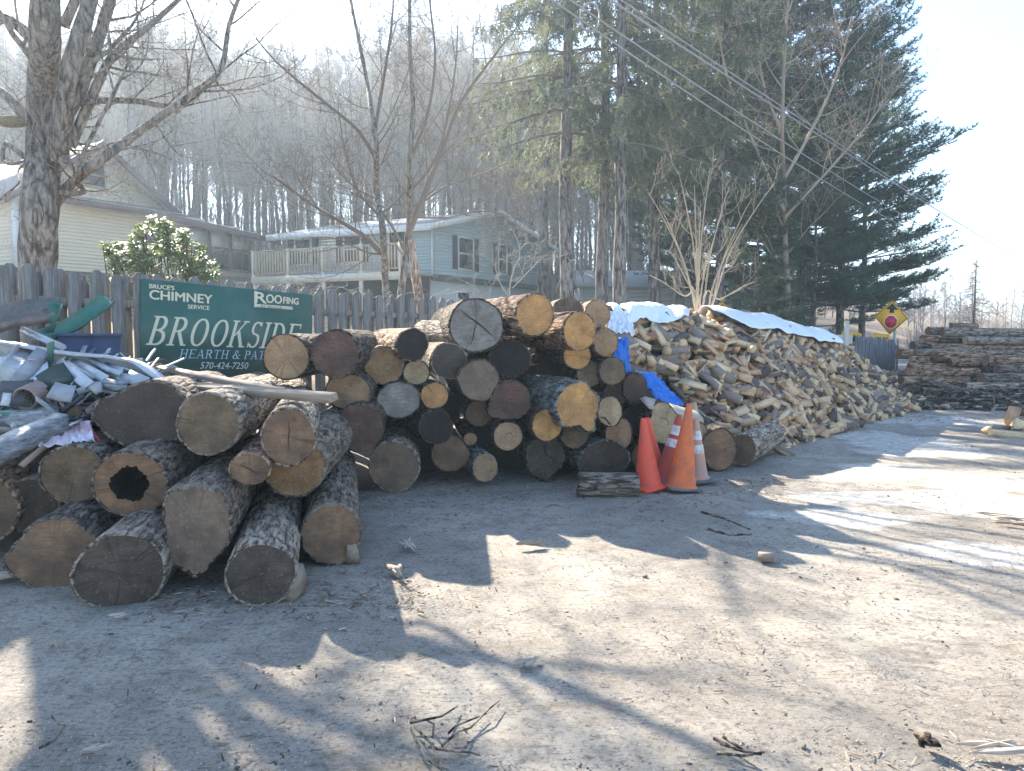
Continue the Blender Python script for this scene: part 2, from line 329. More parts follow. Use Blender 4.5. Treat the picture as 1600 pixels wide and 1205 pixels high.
# ------------------------------------------------------------------ logs
def basis(ax, upv=Vector((0, 0, 1))):
    ax = ax.normalized(); x = ax.cross(upv).normalized(); z = x.cross(ax).normalized()
    return Matrix((x, ax, z)).transposed()
M['hollow'] = plain('rotten_hollow', (.02, .018, .017), .95, .4, .1, sc=12, bump=.02)
M['crack'] = plain('crack_dark', (.035, .028, .024), .95, .3, .1)
def profile(prof, th):
    if not prof: return 1.0
    d = math.degrees(th) % 360; ks = sorted(prof); n = len(ks)
    for i in range(n):
        a, fa = ks[i]; b, fb = ks[(i + 1) % n]; bb = b + (360 if i == n - 1 else 0); dd = d + (360 if d < a else 0)
        if a <= dd <= bb:
            t = (dd - a) / (bb - a); t = t * t * (3 - 2 * t); return fa + (fb - fa) * t
    return 1.0
LOGN = [0]
def log(label, px, py, rx, ry, Y, vpx, L, cap, bk, prof=None, vpy=520, taper=.96, hollow=0, amp=.035, cracks=(), cat='log', group='sawn logs piled along the fence', name='log', face=None, nth=None, stubs=()):
    LOGN[0] += 1; sd_ = LOGN[0] * 7.31
    c = at(px, py, Y); k = mpp(px, py, Y); ax = ray(vpx, vpy).normalized() if face is None else Vector(face).normalized()
    rx *= k; ry *= k; r = (rx + ry) / 2
    R = basis(ax)
    root = thing(name, c, label, cat, group, R)
    tr_ = random.Random(LOGN[0]); tx, tz = tr_.gauss(0, .07), tr_.gauss(0, .07)
    def tilt(th, q): return r * q * (tx * math.cos(th) + tz * math.sin(th))
    nt = nth or (120 if Y < 6.5 else 84); nyy = max(6, int(L / (.035 if Y < 6.5 else .05)))
    def rr(th, y, rough=True):
        cs, sn = math.cos(th), math.sin(th)
        q = 1 + .07 * N3(Vector((cs * 1.1, sn * 1.1, sd_))) + .02 * N3(Vector((cs * 3, sn * 3, sd_ + 4)))
        q *= profile(prof, th) if y < .5 or not prof else 1 + (profile(prof, th) - 1) * max(.6, 1 - (y - .5) * .3)
        q *= 1 + (taper - 1) * y / L
        if rough:
            f = N3(Vector((cs * r * 22, y * 5.0, sn * r * 22 + sd_))); f2 = N3(Vector((cs * r * 50, y * 14, sn * r * 50 + sd_)))
            q *= 1 + amp * ((.5 - abs(f)) * 1.3 + .5 * f2)
            q *= 1 + .02 * N3(Vector((cs * 2, y * 1.6, sn * 2 + sd_)))
        return q
    b = MB(); 
    ths = [2 * math.pi * j / nt for j in range(nt)]
    ys = [0] + [L * i / nyy for i in range(nyy + 1)]
    for i, y in enumerate(ys):
        for th in ths:
            q = rr(th, y)
            jag = (.014 * N3(Vector((math.cos(th) * 5, math.sin(th) * 5, sd_))) + .012 * N3(Vector((math.cos(th) * 16, math.sin(th) * 16, sd_)))) if i <= 1 else 0
            if i == 0: q = rr(th, 0, False) * .945
            b.v.append((q * rx * math.cos(th), y + jag + tilt(th, q) * max(0, 1 - y / .4), q * ry * math.sin(th)))
    n = nt
    for i in range(len(ys) - 1):
        for j in range(n): b.f.append((i * n + j, (i + 1) * n + j, (i + 1) * n + (j + 1) % n, i * n + (j + 1) % n)); b.m.append(0)
    b.build('bark', bk if not isinstance(bk, str) else M[bk], root, smooth=True)
    for end in (0, 1):
        cm = MB(); rads = [0, .12, .25, .4, .55, .7, .82, .9, .955, .985]
        if hollow and end == 0: rads = [hollow, .7, .82, .9, .955, .985]
        y0 = .004 if end == 0 else L - .004
        for i, q in enumerate(rads):
            for th in ths:
                w = rr(th, 0 if end == 0 else L, False) * .957
                if hollow and end == 0 and i == 0:
                    w *= 1 + .28 * N3(Vector((math.cos(th) * 1.6, math.sin(th) * 1.6, sd_))) + .12 * N3(Vector((math.cos(th) * 7, math.sin(th) * 7, sd_)))
                elif hollow and end == 0 and i == 1: pass
                rel = .004 * N3(Vector((q * math.cos(th) * 3, q * math.sin(th) * 9, sd_))) * (1 if q < .95 else 0)
                cm.v.append((q * w * rx * math.cos(th), y0 + rel + (tilt(th, q * w) if end == 0 else 0), q * w * ry * math.sin(th))); cm.a.append(q)
        for i in range(len(rads) - 1):
            for j in range(n):
                f = (i * n + j, i * n + (j + 1) % n, (i + 1) * n + (j + 1) % n, (i + 1) * n + j)
                cm.f.append(f[::-1] if end == 0 else f); cm.m.append(0)
        cm.build('cut_face', C[cap] if isinstance(cap, str) else cap, root, smooth=True)
        if hollow and end == 0:
            hm = MB(); pts = 12
            for i in range(pts):
                for j, th in enumerate(ths):
                    p = cm.v[j]; s = 1 - .02 * i + (.12 * N3(Vector((math.cos(th) * 6, math.sin(th) * 6, i * .8))) if i else 0)
                    hm.v.append((p[0] * s, p[1] + i * .06, p[2] * s))
            for i in range(pts - 1):
                for j in range(n): hm.f.append((i * n + j, i * n + (j + 1) % n, (i + 1) * n + (j + 1) % n, (i + 1) * n + j)); hm.m.append(0)
            hm.v.append((0, .004 + pts * .06, 0)); 
            for j in range(n): hm.f.append(((pts - 1) * n + j, (pts - 1) * n + (j + 1) % n, len(hm.v) - 1)); hm.m.append(0)
            hm.build('hollow', M['hollow'], root, smooth=True)
    for cr in cracks:            # (list of points in unit-radius face coordinates, width in units)
        pts, w = cr; km = MB(); q = len(pts); lo, hi = [], []
        for i, (u, v_) in enumerate(pts):
            a = pts[min(i + 1, q - 1)]; b_ = pts[max(i - 1, 0)]; t = Vector((a[0] - b_[0], a[1] - b_[1])).normalized()
            ww = w * (1 - abs(2 * i / (q - 1) - 1) ** 2 * .85)
            lo.append(Vector(((u - t.y * ww) * rx, -.006 + r * (tx * u + tz * v_), (v_ + t.x * ww) * ry))); hi.append(Vector(((u + t.y * ww) * rx, -.006 + r * (tx * u + tz * v_), (v_ - t.x * ww) * ry)))
        km.add(lo + hi, [(i, i + 1, q + i + 1, q + i) for i in range(q - 1)])
        km.build('drying_crack', M['crack'], root)
    for (y_, th_, r_, l_, bm_) in stubs:
        sm = MB(); th = math.radians(th_); d = Vector((math.cos(th), .25, math.sin(th)))
        p0 = Vector((math.cos(th) * rx * .8, y_, math.sin(th) * ry * .8))
        sm.tube([p0, p0 + d * l_ * .6, p0 + d * l_], [r_, r_ * .8, r_ * .7], 12, rough=.2); sm.build('knot_stub', M[bm_], root, smooth=True)
    return root

# left pile, nearest first
log('wide brown-faced log with a bumpy pointed left edge, frontmost log at the far left', 83, 865, 60, 60, 4.85, 560, 2.4, 'rust', 'bark_grey',
    prof=[(10, 1.03), (60, 1.0), (100, .92), (125, .93), (145, .84), (165, .95), (188, 1.17), (205, 1.1), (225, .97), (250, 1.0), (290, .98), (335, .9)])
log('round dark-faced log with a brown rim, frontmost on the gravel below the hollow log', 188, 896, 65, 63, 4.5, 560, 2.5, 'heartdark', 'bark_pale')
log('dark low log end half hidden behind the bumpy brown-faced log at the left edge', 46, 790, 44, 42, 5.5, 590, 2.4, 'dark', 'bark_grey')
log('rough-barked log running out of the left edge, its cut end out of frame', -42, 800, 62, 60, 5.3, 420, 2.6, 'brown', 'bark_red')
log('oval dark brown log end with a small light heart, resting above the bumpy brown-faced log', 116, 741, 52, 46, 5.35, 520, 2.4, 'browngrey', 'bark_grey')
log('hollow log with a big black rotten hole through its brown ring of wood', 203, 757, 55, 52, 5.05, 560, 2.5, 'rust', 'bark_grey', hollow=.52)
log('tall grey slab-sided log end with a flat left side and ragged lower tip', 306, 823, 54, 66, 4.75, 560, 2.6, 'greybrown', 'bark_grey', taper=.9,
    prof=[(0, .95), (30, 1.0), (48, 1.06), (65, .98), (90, .98), (112, 1.0), (130, 1.12), (145, 1.0), (160, .88), (180, .84), (200, .88), (215, 1.0), (228, 1.15), (240, 1.0), (255, 1.05), (268, 1.2), (280, 1.12), (300, .98), (330, .98)])
log('large very dark wide log end tapering to a point on its left, topmost at left', 228, 650, 68, 50, 5.7, 600, 1.9, 'dark', 'bark_grey',
    prof=[(0, .93), (35, .98), (70, 1.06), (95, 1.07), (130, .98), (165, 1.18), (180, 1.15), (200, 1.02), (240, 1.0), (280, 1.0), (320, 1.0)])
log('tan and grey log end with pale flaky bark, right of the large dark pointed one', 325, 662, 50, 50, 5.35, 640, 2.6, 'browngrey', 'bark_pale')
log('dark-faced log with long grey bark side and a wooden chock at its right', 408, 898, 54, 50, 4.5, 500, 2.7, 'heartdark', 'bark_pale',
    cracks=[([(0, .1), (.02, 0), (0, -.12)], .012)])
log('small thin reddish log end wedged above the tall grey slab-sided log', 390, 733, 31, 25, 5.15, 545, 1.6, 'rust', 'bark_red', cracks=[([(-.5, .35), (0, 0), (.5, -.4)], .035)])
log('round brown log end with a long vertical drying crack, centre of the left pile', 451, 683, 42, 46, 5.3, 520, 2.4, 'rust', 'bark_pale', cracks=[([(0.0, .55), (.03, .2), (-.02, -.1), (.02, -.5)], .02)])
log('tan lichen-stained log end tucked beneath the log with the vertical crack', 458, 728, 50, 48, 5.6, 700, 2.6, 'mottle', 'bark_grey')
log('orange-brown log end with a dark knot near its top, rightmost foot of the left pile', 518, 835, 46, 47, 5.3, 540, 2.9, 'rust', 'bark_grey')
log('tan log end on top, nearest the last letters of the green sign', 447, 558, 38, 36, 7.3, 860, 1.9, 'tan', 'bark_dark')
log('dark reddish log end on top of the pile beside the tan one by the sign', 524, 553, 38, 38, 7.2, 720, 2.2, 'red', 'bark_dark')
log('flattened orange-tan log end just right of the long board tip', 543, 612, 36, 29, 7.6, 700, 2.2, 'tan', 'bark_dark')
log('large dark reddish-brown log end above the gap between the two piles', 562, 669, 38, 38, 7.3, 640, 2.3, 'red', 'bark_dark')
log('bark-covered log lying behind the long boards', 425, 640, 38, 34, 6.9, 570, 2.2, 'brown', 'bark_pale')
log('dim bark-covered log below the boards between the tan and grey end and the cracked one', 330, 640, 42, 40, 6.7, 620, 2.2, 'brown', 'bark_grey')
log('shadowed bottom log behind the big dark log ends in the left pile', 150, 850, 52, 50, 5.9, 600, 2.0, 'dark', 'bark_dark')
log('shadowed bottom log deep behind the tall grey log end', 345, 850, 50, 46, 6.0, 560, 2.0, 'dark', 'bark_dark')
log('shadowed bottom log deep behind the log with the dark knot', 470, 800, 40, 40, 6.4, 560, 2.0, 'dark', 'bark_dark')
# middle pile
log('grey-brown log end resting on the ground at the left foot of the middle pile', 615, 729, 40, 41, 7.75, 655, 2.6, 'greybrown', 'bark_pale')
log('mottled cream and brown log end on the upper left of the middle pile', 600, 571, 30, 30, 8.2, 470, 2.2, 'mottle', 'bark_pale')
log('black-hearted small log end with ragged bark on top left of the middle pile', 644, 539, 26, 26, 8.1, 330, 1.6, 'black', 'bark_red')
log('small round pale yellow-tan log end under the black-hearted one', 651, 582, 21, 20, 8.25, 500, 2.2, 'pale', 'bark_dark')
log('smooth oval grey log end', 623, 626, 34, 29, 8.0, 620, 2.4, 'grey', 'bark_dark')
log('small plain orange log end beside the smooth oval grey one', 679, 618, 22, 21, 8.1, 600, 2.2, 'orange', 'bark_dark')
log('black log end like a dark dome above the reddish-brown ground log', 681, 667, 27, 27, 7.95, 600, 2.4, 'black', 'bark_dark')
log('dark grey log end with a pale grey heart and pointed lower right', 702, 564, 29, 29, 8.2, 560, 2.4, 'dark', 'bark_pale', prof=[(0, .98), (60, 1), (120, 1), (180, 1.0), (240, .95), (290, 1.05), (330, 1.05)])
log('grey-brown log end with chipped whitish edge spots', 748, 595, 33, 33, 8.1, 600, 2.4, 'greybrown', 'bark_dark')
log('largest grey log end on the crest of the pile, split by a forked drying crack', 745, 509, 43, 42, 8.3, 560, 2.4, 'grey', 'bark_dark',
    cracks=[([(-.6, .58), (-.25, .3), (.0, .13), (.3, -.12), (.75, -.55)], .025), ([(.02, .15), (-.08, -.1), (-.12, -.4), (-.25, -.8)], .02)])
log('pale-barked log poking out to the left behind the largest grey log end', 720, 522, 22, 21, 8.9, 300, 1.5, 'tan', 'bark_pale', name='log', vpy=500)
log('bright fresh-cut log end at the very top of the pile with orange sunlit bark', 836, 492, 31, 33, 8.2, 330, 1.7, 'orange', 'bark_red')
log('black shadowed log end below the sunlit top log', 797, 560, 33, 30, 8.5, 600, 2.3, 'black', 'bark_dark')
log('dark log end shaped like a half dome with a flat slanting base', 797, 628, 33, 34, 8.15, 640, 2.3, 'red', 'bark_dark',
    prof=[(0, 1.0), (45, .98), (90, 1.02), (135, .98), (170, .9), (215, 1.15), (235, .95), (270, .8), (310, .88), (335, .98)])
log('small dark log end under the log with chipped whitish spots', 748, 646, 21, 21, 8.4, 620, 2.1, 'brown', 'bark_dark')
log('tan log end marked with dark swirling rings low in the middle pile', 794, 682, 23, 23, 8.15, 700, 2.2, 'tan', 'bark_dark', cracks=[([(-.3, -.1), (-.15, .2), (.15, .25), (.35, .0), (.2, -.25)], .02)])
log('brown log end resting on the ground with two dark rot spots', 704, 709, 30, 28, 8.25, 600, 2.2, 'rust', 'bark_dark')
log('short thin log with smooth blue-grey bark and tan end, on the ground before the pile', 758, 731, 20, 23, 8.0, 520, 1.1, 'tan', 'bark_lichen', amp=.01)
log('tiny orange log end peeking over the thin grey-barked log', 735, 686, 11, 10, 8.4, 620, 1.5, 'tan', 'bark_dark')
log('knobbly dark log end sitting on the ground, lopsided and split', 852, 718, 32, 34, 8.3, 640, 2.2, 'dark', 'bark_dark',
    prof=[(0, 1.0), (50, 1.08), (90, .95), (130, 1.1), (180, .95), (230, .92), (270, .95), (310, .8), (345, .9)], cracks=[([(-.1, .7), (0, .3), (.3, .05), (.7, -.3)], .03)])
log('bright orange-tan log end just left below the huge lichened log', 855, 664, 25, 26, 8.1, 560, 2.3, 'orange', 'bark_dark')
log('huge bright tan log end with a pointed top, two dark root holes and lichened bark', 903, 634, 37, 36, 7.95, 440, 2.4, 'orange', 'bark_lichen', taper=1.06,
    prof=[(0, .97), (25, .98), (48, .9), (70, 1.12), (95, 1.02), (120, .98), (150, 1.0), (180, .98), (210, 1.0), (235, 1.08), (258, .92), (275, .88), (292, 1.25), (305, 1.28), (320, 1.02), (340, .98)], amp=.05)
log('fresh bright orange log end with a thick red-brown bark rim near the top right', 906, 517, 28, 31, 8.2, 420, 2.3, 'orange', 'bark_red', amp=.06)
log('tan log end highest on the right shoulder of the pile', 934, 490, 20, 22, 8.7, 640, 2.2, 'tan', 'bark_red')
log('grey log end half hidden between the two top bright ones', 888, 484, 23, 20, 9.0, 700, 2.2, 'greybrown', 'bark_pale')
log('orange-tan log end partly hidden under the thick red-rimmed one', 902, 556, 23, 21, 8.6, 600, 2.2, 'orange', 'bark_dark')
log('tan log end touching the blue tarp at the right side of the pile', 947, 535, 20, 22, 8.65, 560, 2.3, 'tan', 'bark_red')
log('dim purplish-grey log end above the huge lichened one', 921, 585, 21, 20, 8.7, 620, 2.2, 'browngrey', 'bark_dark')
log('round grey-brown log end below the tan one that touches the blue tarp', 957, 580, 21, 22, 8.6, 620, 2.3, 'browngrey', 'bark_dark')
log('dark log end wedged between two round grey-brown ones on the right', 962, 616, 20, 20, 8.9, 620, 2.2, 'dark', 'bark_dark')
log('dark knobbly log end with a dent near its top, rightmost of the upper rows', 992, 607, 20, 24, 8.85, 640, 2.2, 'red', 'bark_dark', prof=[(0, 1), (60, 1.05), (95, .9), (130, 1.05), (180, .95), (270, 1)])
log('pale round log end with a dark heart and a long curved crack', 953, 643, 21, 24, 8.35, 640, 2.2, 'pale', 'bark_dark', cracks=[([(-.8, -.35), (-.4, -.4), (-.1, -.75), (.1, -.9)], .05)])
log('small brown log end under the huge tan one with root holes', 898, 681, 22, 21, 8.3, 640, 2.2, 'brown', 'bark_dark')
log('tan-orange log end low in the pile, left of the bright orange cones', 967, 679, 23, 26, 8.5, 640, 2.2, 'tan', 'bark_dark')
log('dark blue-grey log with worn bark lying behind the short sideways log', 945, 718, 42, 30, 8.35, 500, 1.6, 'dark', 'bark_lichen', amp=.015)
log('tan log end with clear rings between the two pairs of cones', 1037, 661, 26, 33, 8.6, 700, 2.0, 'pale', 'bark_dark',
    prof=[(0, .97), (45, .9), (75, .98), (105, 1.0), (130, 1.02), (155, .86), (180, .98), (225, 1.02), (270, 1.0), (315, 1.0)], cracks=[([(-.25, 0), (-.1, .25), (.2, .2), (.3, -.05), (.1, -.25)], .015)])
log('brown log end in shade just behind the bright orange cones', 1008, 713, 22, 24, 8.8, 660, 1.8, 'rust', 'bark_dark')
log('small tan log end mostly behind the tall cones', 1092, 680, 14, 20, 9.0, 700, 1.6, 'tan', 'bark_dark')
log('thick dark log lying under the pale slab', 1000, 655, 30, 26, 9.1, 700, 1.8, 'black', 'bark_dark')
log('added black filler log in the base of the middle pile at its left', 670, 712, 34, 34, 9.0, 620, 1.8, 'black', 'bark_dark')  # this and the next two: black filler logs added to darken gaps
log('added black filler log in the base of the middle pile at its centre', 790, 722, 34, 32, 9.1, 620, 1.8, 'black', 'bark_dark')
log('added black filler log in the base of the middle pile at its right', 900, 722, 32, 30, 9.1, 620, 1.8, 'black', 'bark_dark')
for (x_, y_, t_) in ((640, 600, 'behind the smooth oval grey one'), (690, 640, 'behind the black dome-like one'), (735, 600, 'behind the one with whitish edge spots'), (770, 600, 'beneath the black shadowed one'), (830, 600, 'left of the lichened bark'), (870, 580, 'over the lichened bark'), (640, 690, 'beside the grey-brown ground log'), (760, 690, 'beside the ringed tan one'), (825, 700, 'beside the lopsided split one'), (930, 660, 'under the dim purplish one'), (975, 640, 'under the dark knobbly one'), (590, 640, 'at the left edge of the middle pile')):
    log('added black filler log end ' + t_, x_, y_, 31, 29, 9.35, 640, 1.5, 'black', 'bark_dark', nth=30)  # filler logs added behind the gaps; their shade is put into the black colour
log('brown log end with dark bark peeling over its top, right of the cones', 1124, 703, 27, 34, 8.95, 900, 1.5, 'rust', 'bark_dark',
    prof=[(0, 1), (45, .98), (90, 1.0), (135, 1.05), (180, .98), (270, 1)])
log('mossy grey-barked log lying on the ground at the foot of the firewood heap', 1160, 702, 22, 25, 9.25, 1560, 1.45, 'brown', 'bark_pale', name='log', vpy=505)
log('short weathered log lying sideways on the gravel in front of the pile', 903, 757, 19, 19, 7.6, 0, .6, 'brown', 'bark_grey', face=(1, -.03, .0), amp=.02)

# ------------------------------------------------------------------ boards and small wood pieces on the ground
def beam(name, label, cat, p0, p1, w, h, mat, group=None, roll=0.0, parent=None):
    ax = (p1 - p0); L = ax.length; R = basis(ax) @ Matrix.Rotation(roll, 3, 'Y')
    m_ = MB(); m_.box((0, L / 2, 0), (w, L, h)); o = m_.build(name, mat); o.location = p0; o.rotation_euler = R.to_euler()
    bv = o.modifiers.new('b', 'BEVEL'); bv.width = min(w, h) * .12; bv.segments = 1
    return tag(o, label, cat, group)
M['board_y'] = woodmat('board_wood_y', (.24, .17, .12), (.42, .33, .25), 'Y')
M['board_yp'] = woodmat('board_pale_y', (.36, .29, .23), (.58, .50, .41), 'Y')
beam('board', 'longer tan board, nearly level, its sawn tip pointing right over the logs', 'board', at(275, 602, 6.6), at(521, 622, 5.35), .09, .055, M['board_y'], 'boards laid over the left log pile', roll=.3)
beam('board', 'thin tan board slanting down from the foot of the green sign onto the other board', 'board', at(248, 575, 7.0), at(440, 612, 6.0), .08, .04, M['board_y'], 'boards laid over the left log pile', roll=.2)
def shard(label, px, py, L, W, H, ang, mat='board_y', seed=0, name='wood_piece', z=0.0, lift=0.0, grp='loose pieces of split wood on the gravel', tilt=0.0):
    rg = random.Random(seed); p = G(px, py) + Vector((0, 0, H * .45 + lift)); b = MB()
    if name in ('chock', 'slab', 'wood_block'):
        q = lambda x, y, z: Vector((x * W * rg.uniform(.94, 1.04), y * L * rg.uniform(.97, 1.03), z * H))
        b.hexa([q(-.5, -.5, -.5), q(.5, -.5, -.5), q(.5, .5, -.5), q(-.5, .5, -.5)], [q(-.45, -.45, .5), q(.2, -.48, .55), q(.25, .5, .45), q(-.4, .48, .5)])
    else:
        for k in range(5):
            l = L * (1 if k == 0 else rg.uniform(.3, .8)); w = W * (.6 if k == 0 else rg.uniform(.12, .4)); h = H * rg.uniform(.4, .8); o_ = Vector((rg.gauss(0, W * .35), rg.gauss(0, L * .12), rg.uniform(-.3, .3) * H)) if k else Vector((0, 0, 0))
            R = Matrix.Rotation(rg.gauss(0, .3 if k else 0), 3, 'Z') @ Matrix.Rotation(rg.gauss(0, .08), 3, 'X'); N_ = 5; vs = []
            for i in range(N_ + 1):
                t = i / N_; s_ = min(1, t * 3.2, (1 - t) * 2.4) * rg.uniform(.7, 1.1) + .06; bx = rg.gauss(0, .08) * w
                for (a, c) in ((-.5, -.4), (.5, -.5), (.3, .5), (-.35, .35)): vs.append(o_ + R @ Vector((a * w * s_ + bx, (t - .5) * l, c * h * min(1, s_ + .3))))
            b.add(vs, [(i * 4 + j, i * 4 + (j + 1) % 4, i * 4 + 4 + (j + 1) % 4, i * 4 + 4 + j) for i in range(N_) for j in range(4)] + [(3, 2, 1, 0), tuple(N_ * 4 + k_ for k_ in range(4))])
    o = b.build(name, M[mat]); o.location = p; o.rotation_euler = (tilt, 0, math.radians(ang)); return tag(o, label, 'wood piece', grp)
shard('square wooden chock with a pale upper face propped against the dark-faced front log', 458, 925, .22, .11, .15, -8, 'board_y', 1, 'chock', tilt=.15)
shard('small triangular chock wedged under the log with the dark knot', 552, 872, .14, .1, .12, 15, 'board_y', 2, 'chock', tilt=.3)
shard('long bleached wood splinter lying alone right of the left pile', 637, 853, .42, .06, .03, 22, 'board_yp', 3)
shard('torn bark and wood tuft lying just below the long bleached splinter', 612, 893, .2, .09, .06, 40, 'board_y', 4)
shard('bleached strip of bark standing on edge beside the torn tuft', 622, 900, .16, .04, .07, 25, 'board_yp', 40)
shard('short grey-brown stick lying alone on the open gravel in front of the middle pile', 831, 853, .2, .055, .04, -65, 'board_y', 5)
shard('curled pale strip of bark alone on the gravel in the centre foreground', 822, 1036, .17, .05, .03, -50, 'board_yp', 6)
shard('thin pale wood chip at the lower left of the foreground', 150, 1170, .11, .03, .012, -70, 'board_yp', 7)
shard('flat tan chip touching the gravel under the dark round front log', 183, 963, .1, .05, .02, -80, 'board_yp', 8)
shard('pale splinter beside the left foreground shadow edge', 88, 1008, .11, .04, .02, 35, 'board_y', 9)
shard('grey stone-like wood knot at the tip of the cone shadow', 1197, 874, .11, .08, .05, 70, 'board_y', 10, 'wood_block')
shard('thin bleached stick on the right side of the gravel lane', 1560, 808, .5, .05, .03, 35, 'board_yp', 11)
shard('pair-like grey splinter beyond the bleached stick on the lane', 1590, 820, .4, .05, .03, 60, 'board_y', 12)
shard('yellowish board end lying at the bottom right edge', 1580, 1178, .3, .06, .03, 85, 'board_yp', 13)
shard('dark crumpled bark lump in the bottom right foreground', 1448, 1165, .13, .09, .05, 20, 'bark_dark', 14)
shard('pale piece of split wood at the far left under the brown-faced log', 8, 903, .3, .12, .03, -70, 'board_yp', 15)
shard('pale slab of split wood leaning over the logs behind the tall cones', 1055, 640, .95, .22, .05, 50, 'board_yp', 16, 'slab', lift=.0, grp=None)
o = bpy.data.objects[-1] if False else None
for ob in list(COL.objects):
    if ob.name == 'slab': ob.location = at(1052, 640, 8.9); ob.rotation_euler = (-.28, .5, math.radians(-62)); ob['category'] = 'slab'

# ground litter: chips, bark flakes, stones (nobody could count it)
rg = random.Random(5)
def litter(n, pick, smin, smax, flat, name, mat, kind='stuff', long=1.0):
    b = MB()
    for _ in range(n):
        x, y = pick(); s = rg.uniform(smin, smax) * (.6 + y / 14); a = rg.uniform(0, 6.3); l = s * rg.uniform(1, 1 + long)
        u = Vector((math.cos(a), math.sin(a), rg.uniform(-.15, .25))) * l; w = Vector((-math.sin(a), math.cos(a), rg.uniform(-.2, .2))) * s * rg.uniform(.4, 1)
        hh = Vector((0, 0, s * flat)); p = Vector((x, y, -.02 + hill(x, y)))
        q = [p - u * .5 - w * .4, p + u * .4 - w * .5, p + u * .5 + w * .3, p - u * .3 + w * .5]
        t = [v * .75 + p * .25 + hh * rg.uniform(.7, 1.1) for v in q]
        b.hexa(q, t, 0, rg.random())
    return tag(b.build(name, mat), kind=kind)
def litmat(name, stops):
    m = MT(name, .9, .2); m.col(m.ramp(m.attr('rnd'), stops)); return m.m
def px_pick():
    while True:
        px = rg.uniform(-50, 1650); py = 640 + 590 * rg.random() ** 1.3
        p = G(px, py)
        if px < 560 and py < 940: continue
        if px < 1230 and py < 700: continue
        if rg.random() > .08 + 1.6 * max(0, N3(Vector((p.x * .9, p.y * .9, 6)))) + .8 * max(0, N3(Vector((p.x * 3, p.y * 3, 2)))): continue
        return p.x, p.y
def foot_pick():
    if rg.random() < .4:
        px = rg.uniform(560, 1230); py = 745 + abs(rg.gauss(0, 22))
    elif rg.random() < .5: px = rg.uniform(230, 660); py = rg.gauss(925, 22)
    else: px = rg.uniform(1400, 1700); py = rg.uniform(620, 660)
    p = G(px, py); return p.x, p.y
stone = litmat('stones', [(0, (.14, .13, .125)), (.5, (.3, .28, .26)), (1, (.5, .47, .43))])
chip = litmat('wood_chips', [(0, (.06, .045, .035)), (.5, (.2, .14, .095)), (.8, (.38, .28, .19)), (1, (.6, .5, .38))])
litter(3000, px_pick, .004, .012, .6, 'gravel_stones', stone, long=.6)
litter(110, px_pick, .010, .026, .5, 'gravel_lumps', litmat('lumps', [(0, (.07, .06, .055)), (1, (.28, .24, .2))]), long=.8)
litter(1300, px_pick, .004, .014, .12, 'bark_flakes', chip, long=6)
litter(2600, foot_pick, .006, .02, .15, 'bark_litter', chip, long=4)

# ------------------------------------------------------------------ fallen twigs
def fallen_twig(label, lines, r):
    b = MB()
    for pts in lines:
        P = [G(px, py) for px, py in pts]; Q = []
        for i, p in enumerate(P): Q.append(p + Vector((0, 0, .004 + .025 * abs(math.sin(i * 1.7 + p.x)))))
        b.tube(Q, [r * (1 - .6 * i / len(Q)) for i in range(len(Q))], 5)
    tag(b.build('fallen_twig', M['bark_grey'], smooth=True), label, 'twig')
fallen_twig('forked bare twig lying on the gravel at the bottom centre',
    [[(634, 1125), (648, 1165), (668, 1190), (690, 1215)], [(640, 1135), (690, 1130), (715, 1105)], [(648, 1140), (675, 1175), (690, 1200), (700, 1215)], [(690, 1170), (715, 1155), (735, 1140), (762, 1120), (780, 1100)],
     [(670, 1172), (700, 1185), (735, 1178), (750, 1192)], [(700, 1150), (712, 1145), (760, 1118)], [(668, 1130), (678, 1142), (676, 1155)]], .006)
fallen_twig('thin bent twig lying at the lower left of the foreground', [[(63, 1180), (85, 1160), (103, 1145), (92, 1135), (80, 1128)]], .006)
fallen_twig('dark bundle of thin twigs lying near the bottom edge right of centre', [[(1115, 1162), (1150, 1178), (1190, 1190)], [(1125, 1170), (1165, 1182)], [(1130, 1160), (1175, 1187)], [(1120, 1185), (1160, 1188), (1195, 1186)]], .007)
fallen_twig('long thin stick lying across the sunny lane beside the cone shadows', [[(1095, 805), (1130, 812), (1172, 832)]], .012)
fallen_twig('dark straight stick on the lane beyond the cone shadows', [[(1105, 832), (1140, 838), (1175, 840)]], .012)

